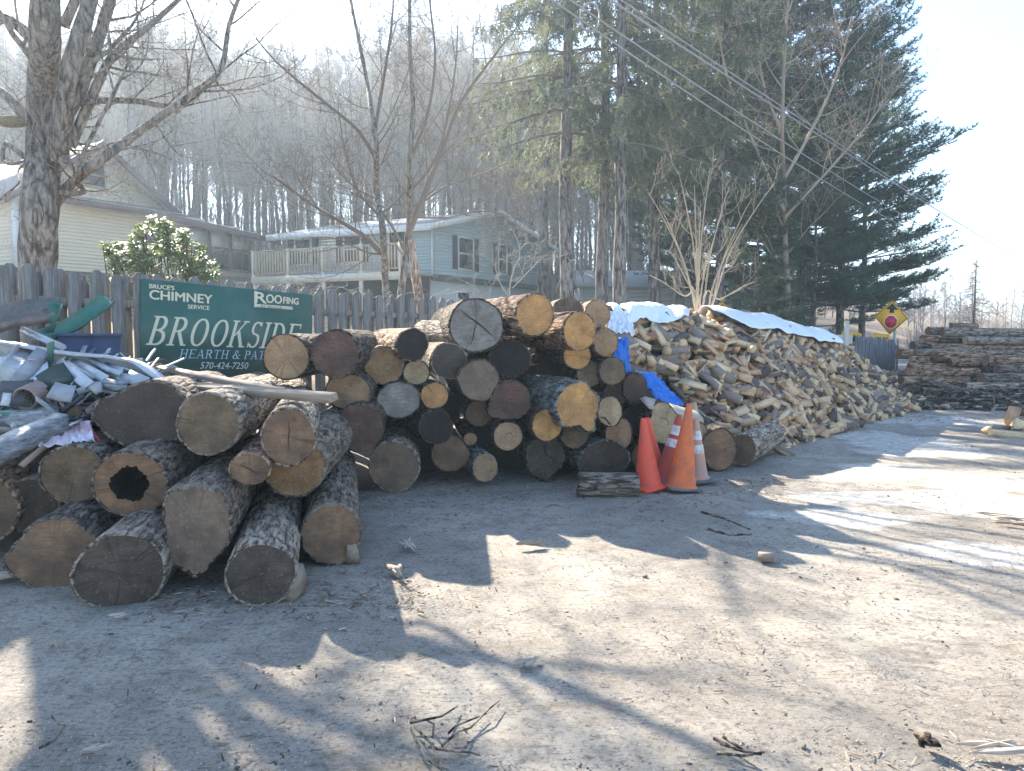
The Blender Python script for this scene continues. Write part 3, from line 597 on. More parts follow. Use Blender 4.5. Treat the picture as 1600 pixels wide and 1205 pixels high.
# ------------------------------------------------------------------ traffic cones
def conemat(name, c, dirt): return plain(name, tuple(x * 1.12 for x in c), .55, .2, .4, sc=7, dirt=dirt)
M['cone_bright'] = conemat('cone_bright', (.80, .085, .04), (.62, .10, .06)); M['cone_orange'] = conemat('cone_orange', (.68, .14, .035), (.4, .12, .06))
M['cone_red'] = conemat('cone_red', (.42, .06, .035), (.3, .09, .06)); M['cone_faded'] = conemat('cone_faded', (.50, .24, .17), (.4, .27, .22))
M['cone_black'] = plain('cone_base', (.12, .11, .11), .8, .3, sc=8, dirt=(.25, .22, .2)); M['collar'] = plain('reflective_collar', (.72, .72, .72), .4, .1, sc=14, dirt=(.4, .2, .15))
def cone(label, px, py, h, mat, base, tilt=(0, 0), collars=(), rotz=0, r0=.125, r1=.027, Y=None, z=0.0, bs=.36):
    p = G(px, py); 
    root = thing('traffic_cone', (p.x, p.y, z), label, 'traffic cone', 'traffic cones in front of the log pile', (tilt[0], tilt[1], rotz))
    b = MB(); n = 40; prof = [(r0 + .025, .022), (r0 + .012, .034), (r0, .05)] + [(r0 + (r1 - r0) * t, .05 + (h - .05) * t) for t in (.25, .5, .75, .97)] + [(r1 * .8, h), (r1 * .62, h - .005), (r1 * .6, h - .06)]
    for (r, zz) in prof:
        for j in range(n): a = 2 * math.pi * j / n; b.v.append((r * math.cos(a), r * math.sin(a), zz))
    for i in range(len(prof) - 1):
        for j in range(n): b.f.append((i * n + j, i * n + (j + 1) % n, (i + 1) * n + (j + 1) % n, (i + 1) * n + j)); b.m.append(0)
    b.build('cone_body', mat, root, smooth=True)
    s = bs / 2; c_ = s * .82; o8 = [(s, c_), (c_, s), (-c_, s), (-s, c_), (-s, -c_), (-c_, -s), (c_, -s), (s, -c_)]
    b = MB(); b.hexa([Vector((x, y, 0)) for x, y in o8][::-1][::-1], [Vector((x * .97, y * .97, .024)) for x, y in o8]); b.build('base', base, root)
    for (t0, t1) in collars:
        b = MB(); q = []
        for t in (t0, t1):
            r = r0 + (r1 - r0) * ((t * h - .05) / (h - .05)) + .0025
            q.append((r, t * h))
        for (r, zz) in q:
            for j in range(n): a = 2 * math.pi * j / n; b.v.append((r * math.cos(a), r * math.sin(a), zz))
        b.f = [(j, (j + 1) % n, n + (j + 1) % n, n + j) for j in range(n)]; b.m = [0] * n
        b.build('reflective_collar', M['collar'], root, smooth=True)
    return root
cone('bright red-orange cone without stripes, front one of the left pair', 1013, 762, .73, M['cone_bright'], M['cone_bright'], tilt=(0, math.radians(-6)), rotz=.5, r0=.135, bs=.34)
cone('bright red-orange cone mostly hidden behind the front one of the left pair', 1024, 748, .70, M['cone_bright'], M['cone_bright'], tilt=(math.radians(6), math.radians(-11)), rotz=.2, r0=.125, bs=.3)
cone('tall scuffed orange cone on a grey base, tallest and frontmost of the right group', 1064, 763, .88, M['cone_orange'], M['cone_black'], tilt=(0, math.radians(5)), rotz=.2, r0=.145, bs=.36)
cone('dark red cone with two worn white bands, leaning right behind the tall orange one', 1037, 752, .74, M['cone_red'], M['cone_black'], tilt=(0, math.radians(13)), collars=((.52, .64), (.70, .84)), rotz=.1, r0=.12)
cone('faded pinkish cone with worn white bands behind the right side of the tall orange one', 1090, 750, .68, M['cone_faded'], M['cone_black'], tilt=(0, math.radians(-3)), collars=((.44, .58), (.66, .8)), rotz=.4, r0=.11)

# ------------------------------------------------------------------ lettering
def text_mb(s, size, bold=0.0, spacing=1.0):
    cu = bpy.data.curves.new('t', 'FONT'); cu.body = s; cu.size = size; cu.offset = bold; cu.space_character = spacing; cu.resolution_u = 3
    ob = bpy.data.objects.new('t', cu); COL.objects.link(ob); dg = bpy.context.evaluated_depsgraph_get(); dg.update()
    me = ob.evaluated_get(dg).to_mesh(); vs = [v.co.copy() for v in me.vertices]; fs = [tuple(p.vertices) for p in me.polygons]
    ob.evaluated_get(dg).to_mesh_clear(); bpy.data.objects.remove(ob); bpy.data.curves.remove(cu)
    return vs, fs
def fit_text(s, x0, x1, z0, z1, bold=0.0, shear=0.0, y=-.004, flip=1):
    if bold:
        V, F = [], []; w = (z1 - z0) * .045
        for k, (dx, dz) in enumerate(((-w, 0), (w, 0), (0, w * .6), (0, -w * .6), (0, 0))):
            v_, f_ = fit_text(s, x0 + w + dx, x1 - w + dx, z0 + w * .6 + dz, z1 - w * .6 + dz, 0, shear, y - k * .0004); F += [tuple(i + len(V) for i in f) for f in f_]; V += v_
        return V, F
    vs, fs = text_mb(s, 1.0, bold)
    ax, bx = min(v.x for v in vs), max(v.x for v in vs); ay, by = min(v.y for v in vs), max(v.y for v in vs)
    W = (x1 - x0) - abs(shear) * (z1 - z0)
    return [Vector((x0 + (v.x - ax) / (bx - ax) * W + shear * (v.y - ay) / (by - ay) * (z1 - z0), y, z0 + (v.y - ay) / (by - ay) * (z1 - z0))) for v in vs], fs
# hand-built serif capitals: strokes in a unit-high cell
def glyph(ch):
    B, A = [], []   # bars (x0,y0,x1,y1,w) ; arcs (cx,cy,rx,ry,a0,a1,wthick,wthin)
    th, tn, sf = .15, .06, .05
    def stem(x, y0=0, y1=1, s=(1, 1)):
        B.append((x, y0, x, y1, th))
        if s[0]: B.append((x - .15, y0 + sf / 2, x + .15, y0 + sf / 2, sf))
        if s[1]: B.append((x - .15, y1 - sf / 2, x + .15, y1 - sf / 2, sf))
    w = .75
    if ch == 'B': stem(.16); A += [(.30, .755, .26, .22, -90, 90, th, tn), (.30, .265, .32, .24, -90, 90, th, tn)]; B += [(.16, .97, .30, .97, tn), (.16, .52, .30, .52, tn), (.16, .03, .30, .03, tn)]; w = .72
    elif ch == 'R': stem(.16); A += [(.30, .745, .28, .23, -90, 90, th, tn)]; B += [(.16, .97, .30, .97, tn), (.16, .51, .30, .51, tn), (.36, .5, .62, .03, .14), (.56, .03, .76, .03, sf)]; w = .76
    elif ch == 'O': A += [(.40, .5, .32, .47, 0, 360, th, tn)]; w = .8
    elif ch == 'K': stem(.16); B += [(.22, .42, .60, .97, tn + .01), (.48, .975, .74, .975, sf), (.36, .6, .64, .03, .15), (.54, .03, .80, .03, sf)]; w = .8
    elif ch == 'S': A += [(.32, .745, .21, .225, 30, 270, .12, tn), (.32, .27, .23, .24, -150, 90, .13, tn)]; B += [(.50, .82, .50, .99, .05), (.10, .01, .10, .2, .05)]; w = .62
    elif ch == 'I': stem(.16); w = .34
    elif ch == 'D': stem(.16); A += [(.30, .5, .36, .47, -90, 90, th, tn)]; B += [(.16, .97, .30, .97, tn), (.16, .03, .30, .03, tn)]; w = .76
    elif ch == 'E': stem(.16); B += [(.16, .97, .6, .97, tn), (.16, .52, .46, .52, tn), (.16, .03, .62, .03, tn), (.59, .80, .59, 1, .05), (.61, 0, .61, .22, .05), (.46, .42, .46, .62, .04)]; w = .70
    elif ch == 'H': stem(.16); stem(.62); B += [(.16, .52, .62, .52, tn)]; w = .80
    elif ch == 'A': B += [(.12, .03, .38, 1, tn), (.38, 1, .66, .03, th), (.2, .34, .56, .34, tn), (0, .025, .26, .025, sf), (.52, .025, .80, .025, sf)]; w = .8
    elif ch == 'T': stem(.34, s=(1, 0)); B += [(.04, .97, .64, .97, tn), (.06, .78, .06, 1, .05), (.62, .78, .62, 1, .05)]; w = .7
    elif ch == 'P': stem(.16); A += [(.30, .735, .28, .235, -90, 90, th, tn)]; B += [(.16, .97, .30, .97, tn), (.16, .5, .30, .5, tn)]; w = .64
    elif ch == '&': A += [(.36, .78, .16, .19, -40, 220, .10, tn), (.32, .26, .26, .25, 100, 360, .13, tn)]; B += [(.24, .66, .64, .03, .13), (.58, .28, .70, .52, .05), (.58, .5, .82, .5, sf), (.6, .03, .8, .03, sf)]; w = .84
    elif ch == ' ': w = .3
    return B, A, w
def serif_text(s, x0, x1, z0, z1, shear, big_first=False, y=-.004):
    items = []; X = 0
    for ch in s:
        B, A, w = glyph(ch); items.append((X, B, A)); X += w + .04
    sx = ((x1 - x0) - shear * (z1 - z0)) / X; H = z1 - z0; vs, fs = [], []; k = 0
    def P(u, v): return Vector((x0 + u * sx + shear * v * H, y - .00002 * (len(vs) % 97), z0 + v * H))
    asp = sx / H
    for X, B, A in items:
        for (a, b, c, d, w) in B:
            dx, dy = (c - a) * asp, (d - b); L = math.hypot(dx, dy); nx_, ny_ = -dy / L * w / 2 / asp * 1.0, dx / L * w / 2
            nx_ *= 1.0
            base = len(vs); yy = y - .0002 * (k % 9); k += 1
            for (u, v) in ((a + nx_ * .8, b + ny_), (a - nx_ * .8, b - ny_), (c - nx_ * .8, d - ny_), (c + nx_ * .8, d + ny_)):
                q = P(X + u, v); q.y = yy; vs.append(q)
            fs.append((base, base + 1, base + 2, base + 3))
        for (cx, cy, rx, ry, a0, a1, wt, wn) in A:
            n = max(8, int(abs(a1 - a0) / 12)); base = len(vs); yy = y - .0002 * (k % 9); k += 1
            for i in range(n + 1):
                a = math.radians(a0 + (a1 - a0) * i / n); w = wn + (wt - wn) * abs(math.cos(a)) ** 1.3
                for sg in (-.5, .5):
                    q = P(X + cx + (rx + sg * w * .9 - w * .3) * math.cos(a), cy + (ry + sg * w - wn * .5 + .03) * math.sin(a)); q.y = yy; vs.append(q)
            for i in range(n): fs.append((base + 2 * i, base + 2 * i + 1, base + 2 * i + 3, base + 2 * i + 2))
    return vs, fs

# ------------------------------------------------------------------ green sign
M['sign_green'] = plain('sign_green', (.010, .10, .075), .4, .12, .4, sc=3.5, dirt=(.045, .13, .105)); M['sign_cream'] = plain('sign_cream', (.72, .66, .48), .6, .08, sc=9)
M['sign_blue'] = plain('sign_blue', (.42, .62, .72), .6, .06); M['sign_grey'] = plain('sign_text', (.62, .68, .6), .6, .06)
fd = Vector((.62, .785, 0)).normalized(); frot = math.atan2(fd.y, fd.x)
sg = thing('business_sign', (-4.4, 9.0, 0), 'large dark green board sign with cream serif lettering fixed to the wooden fence', 'sign', None, (0, math.radians(2.3), frot))
TZ = 2.235; SW = 2.44; SH = 1.23
b = MB(); b.box((SW / 2, .012, TZ - SH / 2), (SW, .02, SH)); o = b.build('sign_board', M['sign_green'], sg)
def letter(vs_fs, mat, name='lettering'):
    b = MB(); b.add(*vs_fs); return b.build(name, mat, sg)
def zz(v): return TZ - v
letter(fit_text("BRUCE'S", .09, .40, zz(.105), zz(.05), .006), M['sign_cream'])
letter(fit_text('CHIMNEY', .09, .90, zz(.235), zz(.12), .012), M['sign_cream'])
letter(fit_text('SERVICE', .57, .86, zz(.315), zz(.262), .008), M['sign_cream'])
letter(fit_text('R', 1.50, 1.69, zz(.175), zz(.03), .015), M['sign_cream'])
letter(fit_text('OO', 1.675, 1.93, zz(.165), zz(.045), .015), M['sign_cream'])
letter(fit_text('FING', 1.945, 2.20, zz(.158), zz(.062), .01), M['sign_cream'])
b = MB(); b.box((1.515, -.003, zz(.13)), (.035, .004, .22)); b.box((1.80, -.004, zz(.212)), (.60, .004, .042)); b.build('underline', M['sign_cream'], sg)
letter(fit_text('BY BRUCE', 1.60, 1.92, zz(.228), zz(.198), .0, y=-.0075), M['sign_green'])
letter(serif_text('BROOKSIDE', .05, 2.30, zz(.775), zz(.425), .30), M['sign_cream'])
letter(serif_text('HEARTH & PATIO', .46, 1.86, zz(.925), zz(.815), .25), M['sign_blue'])
letter(fit_text('570-424-7250', .74, 1.43, zz(1.055), zz(.97), .0, .25), M['sign_grey'])

# ------------------------------------------------------------------ fences
def fence(name, label, P0, d, L, H0, H1, sp, pw, mat, z0=.1, gap2=True, seed=1, skip=(), lean=.02, post=2.4, top=.05):
    rg = random.Random(seed); d = d.normalized(); root = thing(name, P0, label, 'fence', None, (0, 0, math.atan2(d.y, d.x)))
    b = MB(); n = int(L / sp)
    for i in range(n):
        for side in ((0, 1) if gap2 else (0,)):
            x = (i + (.5 if side else 0)) * sp + rg.gauss(0, .006); H = H0 + (H1 - H0) * x / L + rg.uniform(-.045, .03)
            if rg.random() < .04: H -= .12
            w = pw * (1 if side == 0 else .92) * rg.uniform(.92, 1.05); y = -.045 if side == 0 else .045; ln = rg.gauss(0, lean)
            c = w * .28; bt = [(-w / 2, z0), (w / 2, z0), (w / 2 + ln * .5, H - top), (w / 2 - c + ln * .5, H), (-w / 2 + c + ln * .5, H), (-w / 2 + ln * .5, H - top)]
            fr = [Vector((x + u, y - .009, v)) for u, v in bt]; bk = [Vector((x + u, y + .009, v)) for u, v in bt]
            b.hexa(fr, bk, 0, rg.random())
    b.build('picket_panel', mat, root)
    for t in (.16, .82):
        b = MB(); b.hexa([Vector((0, -.034, z0 + (H0 - z0) * t)), Vector((0, .034, z0 + (H0 - z0) * t)), Vector((0, .034, z0 + (H0 - z0) * t + .09)), Vector((0, -.034, z0 + (H0 - z0) * t + .09))],
                       [Vector((L, -.034, z0 + (H1 - z0) * t)), Vector((L, .034, z0 + (H1 - z0) * t)), Vector((L, .034, z0 + (H1 - z0) * t + .09)), Vector((L, -.034, z0 + (H1 - z0) * t + .09))])
        b.build('rail', mat, root)
    x = .3
    while x < L:
        b = MB(); b.box((x, .10, (H0 + (H1 - H0) * x / L) / 2 - .02), (.09, .085, H0 + (H1 - H0) * x / L - .06)); b.build('post', mat, root); x += post
    return root
q0 = Vector((-4.4, 9.0, 0)) - fd * 3.2 + Vector((-.785, .62, 0)) * .13
fence('wooden_fence', 'weathered grey wooden picket fence running behind the green sign and the log piles', q0, fd, 12.6, 2.34, 2.12, .235, .14, M['fence'], seed=3)
# right stockade
s0 = at(1333, 575, 19.4); s1 = at(1401, 575, 20.4); s0.z = 0; s1.z = 0
fence('stockade_fence', 'dark grey close-boarded stake fence below the two yellow road signs', s0, s1 - s0, (s1 - s0).length, 1.55, 1.42, .075, .06, M['fence_r'], z0=.05, gap2=False, seed=8, lean=.02, post=.9, top=.04)
M['panel_tan'] = plain('panel_tan', (.55, .5, .42), .6, .1, sc=4)
p0 = at(1306, 575, 19.2); p1 = at(1330, 575, 19.3); p0.z = p1.z = 0; dd = (p1 - p0)
pf = thing('panel_fence', p0, 'plain cream fence panel with a tall white post at the end of the firewood heap', 'fence', None, (0, 0, math.atan2(dd.y, dd.x)))
b = MB(); b.box((dd.length / 2, 0, .8), (dd.length, .03, 1.5)); b.build('panel', M['panel_tan'], pf)
b = MB(); b.box((dd.length * .52, -.06, .95), (.09, .09, 1.9)); b.build('post', M['panel_tan'], pf)
b = MB(); b.box((dd.length / 2, -.03, 1.3), (dd.length, .02, .05)); b.build('rail', M['fence'], pf)

# ------------------------------------------------------------------ road signs
M['yellow'] = plain('sign_yellow', (.82, .42, .02), .45, .05, sc=3); M['black'] = plain('sign_black', (.02, .02, .02), .5, .1); M['sred'] = plain('sign_red', (.5, .02, .045), .45, .05)
M['swhite'] = plain('sign_white', (.85, .75, .7), .45, .03); M['steel'] = plain('galvanised_steel', (.4, .4, .4), .5, .15, metal=.6)
def ngon(pts, y0, y1, mat, name, parent):
    b = MB(); b.hexa([Vector((x, y0, z)) for x, z in pts], [Vector((x, y1, z)) for x, z in pts]); return b.build(name, mat, parent)
def stop_ahead(label, px, py, Y, D, tilt, rotz, postlen, post_off=0):
    c = at(px, py, Y); base = Vector((c.x, c.y, hill(c.x, c.y)))
    root = thing('road_sign', base, label, 'road sign', 'yellow road signs beyond the heap', (0, 0, rotz)); z = c.z - base.z
    pl = bpy.data.objects.new('sign_plate', None); 
    def rot(p): a = tilt; return (p[0] * math.cos(a) + p[1] * math.sin(a), -p[0] * math.sin(a) + p[1] * math.cos(a) + z)
    h = D / 2
    plate = ngon([rot(p) for p in ((-h, 0), (0, -h), (h, 0), (0, h))], .003, 0, M['yellow'], 'sign_plate', root)
    k = h * .955; kk = h * .92
    for s in range(4):
        qa = [(-1, 0), (0, -1), (1, 0), (0, 1)]; a, c2 = qa[s], qa[(s + 1) % 4]
        ngon([rot((a[0] * k, a[1] * k)), rot((c2[0] * k, c2[1] * k)), rot((c2[0] * kk, c2[1] * kk)), rot((a[0] * kk, a[1] * kk))], -.001, -.004, M['black'], 'border', plate)
    for R, y, mt, nm in ((h * .42, -.004, M['swhite'], 'octagon_rim'), (h * .375, -.008, M['sred'], 'octagon')):
        ngon([rot((R * math.cos(math.radians(22.5 + 45 * i)), -h * .26 + R * math.sin(math.radians(22.5 + 45 * i)))) for i in range(8)], y + .003, y, mt, nm, plate)
    ngon([rot(p) for p in ((-.09 * h * 1.4, h * .26), (.09 * h * 1.4, h * .26), (.09 * h * 1.4, h * .46), (-.09 * h * 1.4, h * .46))], -.001, -.005, M['black'], 'arrow', plate)
    ngon([rot(p) for p in ((-.37 * h, h * .46), (.37 * h, h * .46), (0, h * .82))], -.001, -.0055, M['black'], 'arrow', plate)
    b = MB(); b.box((post_off, .045, (z + h * .5) / 2), (.06, .05, z + h * .5)); b.build('post', M['steel'], root)
    return root
stop_ahead('diamond yellow road sign with a red octagon under a black arrow, above the stake fence', 1392.5, 496, 24, 1.07, math.radians(4), 0, 2.5, .15)
stop_ahead('yellow diamond road sign mostly hidden behind bare shrub twigs and the white tarp', 1130, 496, 20.5, .86, math.radians(-8), .1, 2.0)
def plate_sign(label, px, py, Y, w, h, tilt, art):
    c = at(px, py, Y); root = thing('road_sign', (c.x, c.y, 0), label, 'road sign', 'yellow road signs beyond the heap')
    def rot(p): return (p[0] * math.cos(tilt) + p[1] * math.sin(tilt), -p[0] * math.sin(tilt) + p[1] * math.cos(tilt) + c.z)
    pl = ngon([rot(p) for p in ((-w / 2, -h / 2), (w / 2, -h / 2), (w / 2, h / 2), (-w / 2, h / 2))], .003, 0, M['yellow'], 'sign_plate', root)
    if art == 'text':
        vs, fs = fit_text('500 FT', -w * .4, w * .4, -h * .32, h * .18, .02); vs = [Vector((rot((v.x, v.z))[0], -.004, rot((v.x, v.z))[1])) for v in vs]
        b = MB(); b.add(vs, fs); b.build('lettering', M['black'], pl)
    else:
        ngon([rot(p) for p in ((-w * .42, -h * .10), (w * .12, -h * .10), (w * .12, h * .08), (-w * .42, h * .08))], -.001, -.005, M['black'], 'arrow', pl)
        ngon([rot(p) for p in ((w * .10, -h * .36), (w * .40, -.01), (w * .10, h * .34))], -.001, -.0055, M['black'], 'arrow', pl)
    b = MB(); b.box((0, .03, c.z / 2), (.05, .04, c.z)); b.build('post', M['steel'], root)
plate_sign('small yellow distance plate with black characters, cut off by the top of the stake fence', 1377, 530, 21.5, .44, .30, math.radians(4), 'text')
plate_sign('yellow arrow sign half hidden between the cream panel and the stake fence', 1330, 528, 23.5, .62, .34, math.radians(7), 'arrow')

# ------------------------------------------------------------------ scrap heap
M['sm_white'] = plain('painted_metal_white', (.52, .54, .57), .4, .1, .5, sc=7, dirt=(.3, .3, .3)); M['sm_green'] = plain('painted_metal_green', (.03, .17, .12), .35, .2, .5, sc=4, dirt=(.1, .19, .15))
M['sm_dkgreen'] = plain('painted_metal_darkgreen', (.03, .055, .045), .35, .2, .5); M['sm_grey'] = plain('painted_metal_grey', (.33, .34, .37), .4, .15, .5, dirt=(.22, .2, .2))
M['sm_dark'] = plain('dark_scrap', (.045, .05, .06), .5, .3, .4); M['alu'] = MT('weathered_aluminium', .42, .5); _a = M['alu']; _n = _a.noise(_a.coord('Object', (1.2, 1, 5)), 9, 6, .75)
_a.col(_a.ramp(_n, [(.35, (.09, .09, .09)), (.5, (.22, .23, .235)), (.65, (.42, .43, .44))])); _a.b.inputs['Metallic'].default_value = .35; _a.bump(_n, .6, .01); M['alu'] = _a.m; M['bin'] = plain('bin_bluegrey', (.055, .07, .13), .5, .2, .4)
M['sm_brown'] = plain('brown_painted_metal', (.10, .085, .08), .5, .3, .4, dirt=(.2, .17, .15)); M['copper'] = plain('brown_pipe', (.34, .24, .2), .45, .2, .5, metal=.2)
def sweep(name, label, pts, prof, mat, roll=0.0, cat='scrap metal', group='bent scrap metal strips on the heap', thick=.003, dent=.012):
    b = MB(); k = len(pts); n = len(prof); fr = []
    for i in range(k):
        t = (pts[min(i + 1, k - 1)] - pts[max(i - 1, 0)]).normalized(); R = basis(t) @ Matrix.Rotation(roll, 3, 'Y'); fr.append(R)
    for i in range(k):
        for (x, z) in prof: b.v.append(pts[i] + fr[i] @ Vector((x, 0, z)) + Vector((N3(Vector((i * .9, x * 9, z * 9))), 0, N3(Vector((i * .9, x * 9, z * 9 + 7))))) * dent)
    for i in range(k - 1):
        for j in range(n - 1): b.f.append((i * n + j, i * n + j + 1, (i + 1) * n + j + 1, (i + 1) * n + j)); b.m.append(0)
    o = b.build(name, mat); s = o.modifiers.new('s', 'SOLIDIFY'); s.thickness = thick; s.offset = 0
    return tag(o, label, cat, group)
def smooth_pts(ps, n=5):
    out = []
    for i in range(len(ps) - 1):
        a, b_, c_, d = ps[max(i - 1, 0)], ps[i], ps[i + 1], ps[min(i + 2, len(ps) - 1)]
        for j in range(n):
            t = j / n; out.append(.5 * ((2 * b_) + (c_ - a) * t + (2 * a - 5 * b_ + 4 * c_ - d) * t * t + (3 * b_ - a - 3 * c_ + d) * t ** 3))
    out.append(ps[-1]); return out
rg0 = random.Random(3)
U = lambda w, h: [(-w / 2, h), (-w / 2, 0), (w / 2, 0), (w / 2, h)]
Lp = lambda w, h: [(-w / 2, 0), (w / 2, 0), (w / 2, -h)]
flat = lambda w: [(-w / 2, 0), (w / 2, 0)]
KST = [(-.08, -.05), (-.085, .04), (-.05, .05), (.03, .048), (.055, .035), (.05, -.01), (.062, -.02), (.06, -.08), (.03, -.10), (.0, -.105)]
half = lambda r, s=1: [(r * math.cos(math.pi * i / 10), s * r * math.sin(math.pi * i / 10)) for i in range(11)]
P3 = lambda lst: [at(*q) for q in lst]
sweep('gutter', 'long white metal gutter strip arching from the left edge over the scrap heap', smooth_pts(P3([(-60, 528, 6.6), (20, 536, 6.6), (90, 549, 6.6), (165, 556, 6.6), (215, 566, 6.6), (262, 598, 6.5)])), [(.05, -.015), (.05, 0), (-.04, 0), (-.04, -.12), (.03, -.12)], M['sm_white'], roll=.15)
sweep('metal_trim', 'white metal trim lying crosswise above the long white strip', P3([(36, 517, 6.9), (100, 546, 6.7)]), U(.05, .03), M['sm_white'], .6)
sweep('green_channel', 'long green metal channel rising to the upper right against the fence', smooth_pts(P3([(64, 530, 7.0), (105, 513, 7.2), (140, 490, 7.4), (170, 467, 7.6)])), [(-.07, .04), (-.07, 0), (.07, 0), (.07, .04)], M['sm_green'], .75)
sweep('sheet_metal', 'crumpled green and brown sheet leaning on the fence at the far left', smooth_pts(P3([(-30, 508, 7.1), (25, 490, 7.2), (60, 487, 7.2), (95, 480, 7.2)])), [(-.13, .03), (-.05, -.01), (-.02, .03), (.06, .0), (.09, .04), (.14, -.03)], M['sm_brown'], .9)
sweep('sheet_metal', 'small bent dark teal sheet hanging at the right end of the crumpled sheet', P3([(94, 476, 7.15), (88, 500, 7.1), (84, 520, 7.1)]), [(-.07, .02), (0, 0), (.08, .05)], M['sm_green'], .1)
sweep('sheet_metal', 'teal folded sheet along the top of the crumpled brown sheet', P3([(38, 484, 7.25), (70, 482, 7.25), (94, 478, 7.2)]), [(-.04, .03), (0, 0), (.05, .04)], M['sm_green'], .9)
sweep('metal_trim', 'white window-frame-like channel standing steeply at the left of the heap', P3([(4, 596, 6.2), (48, 546, 6.6)]), U(.16, .05), M['sm_white'], .3)
sweep('metal_trim', 'grey flat strip standing steeply beside the white channel', P3([(25, 597, 6.15), (67, 546, 6.5)]), [(-.05, .0), (.05, 0), (.06, -.04)], M['sm_grey'], .5)
sweep('sheet_metal', 'dark green triangular folded sheet in the middle of the scrap heap', [at(60, 594, 6.1), at(85, 580, 6.15), at(103, 572, 6.2)], [(-.07, -.09), (0, .04), (.11, -.1)], M['sm_dkgreen'], .2)
for i, (lb, a, c_, w, mt, ro) in enumerate([
    ('wide pale strip slanting down right below the white arching gutter', (95, 562, 6.5), (140, 602, 6.0), .12, 'sm_white', .6), ('long white strip second from the arching gutter, slanting down right', (110, 563, 6.6), (166, 592, 6.2), .10, 'sm_white', .7),
    ('dark-edged strip between the two white slanting strips', (100, 563, 6.5), (147, 590, 6.15), .05, 'sm_grey', .7), ('perforated white strip slanting to the right end of the heap', (160, 572, 6.6), (228, 598, 6.3), .15, 'sm_white', .8),
    ('dark teal strip beyond the perforated white strip', (170, 567, 6.9), (235, 590, 6.6), .16, 'sm_green', .9), ('thin white strip crossing above the corrugated pipe', (140, 560, 6.6), (190, 583, 6.4), .06, 'sm_white', .6),
    ('pale blue-white flat strip just above the pointed dark log', (160, 596, 6.1), (200, 600, 6.1), .12, 'alu', .9), ('short pale square offcut near the pointed dark log', (143, 610, 6.0), (160, 604, 6.05), .12, 'sm_white', 1.1),
    ('grey bent sheet right of the corrugated pipe', (80, 608, 5.9), (116, 615, 5.9), .19, 'sm_grey', 1.0), ('dark blue sheet lying left under the steep white channel', (0, 605, 6.0), (52, 603, 6.0), .16, 'sm_dark', 1.1),
    ('dark strip at the left edge below the dark blue sheet', (-20, 627, 5.9), (40, 624, 5.9), .14, 'sm_dark', 1.2), ('short white strip at the left edge standing on the dark strip', (6, 634, 5.85), (12, 614, 5.9), .08, 'sm_white', .2),
    ('small grey angle piece right of the grey bent sheet', (120, 612, 6.0), (150, 604, 6.05), .07, 'sm_grey', .9), ('pale scrap strip wedged under the dark green sheet', (50, 603, 6.1), (72, 600, 6.1), .07, 'sm_white', 1.0)]):
    sweep('metal_strip', lb, [at(*a), at(*a).lerp(at(*c_), .55) + Vector((0, 0, rg0.uniform(-.02, .02))), at(*c_)], Lp(w * .72, .03), M[mt], ro)
sweep('gutter', 'big weathered silver metal gutter pointing up right at the left edge, front one', smooth_pts(P3([(-90, 738, 4.9), (0, 700, 5.2), (60, 672, 5.5), (99, 656, 5.7)])), KST, M['alu'], .1, 'gutter', 'weathered silver gutters')
sweep('gutter', 'big weathered silver metal gutter lying level behind the front one', smooth_pts(P3([(-60, 662, 5.7), (20, 656, 5.75), (92, 648, 5.9)])), KST, M['alu'], .25, 'gutter', 'weathered silver gutters')
# corrugated pipe
b = MB(); a_, c_ = at(38, 624, 5.9), at(68, 608, 6.15); pts = []; rs = []
for i in range(41): t = i / 40; pts.append(a_.lerp(c_, t)); rs.append(.085 + .008 * math.sin(i * math.pi / 2))
b.tube(pts, rs, 24, cap=False); o = b.build('corrugated_pipe', M['copper'], smooth=True); sm_ = o.modifiers.new('s', 'SOLIDIFY'); sm_.thickness = .004
tag(o, 'short brown corrugated pipe piece in front of the metal scrap', 'pipe')
# bins
for i, (px, w, lb) in enumerate(((118, .26, 'blue-grey plastic bin left of its neighbour in front of the fence'), (156, .36, 'wider blue-grey plastic bin nearer the green sign'))):
    c_ = at(px, 570, 7.15 + .1 * i); z1 = at(px, 521, 7.15).z
    root = thing('plastic_bin', (c_.x, c_.y, z1 - .9), lb, 'bin', 'blue-grey bins', (0, 0, .5)); b = MB()
    o8 = [(-w / 2, -.15), (w / 2, -.15), (w / 2, .15), (-w / 2, .15)]
    b.hexa([Vector((x * .85, y * .85, 0)) for x, y in o8], [Vector((x, y, .87)) for x, y in o8]); b.build('tub', M['bin'], root)
    b = MB(); b.box((0, 0, .885), (w + .03, .33, .03)); b.build('rim', M['bin'], root)
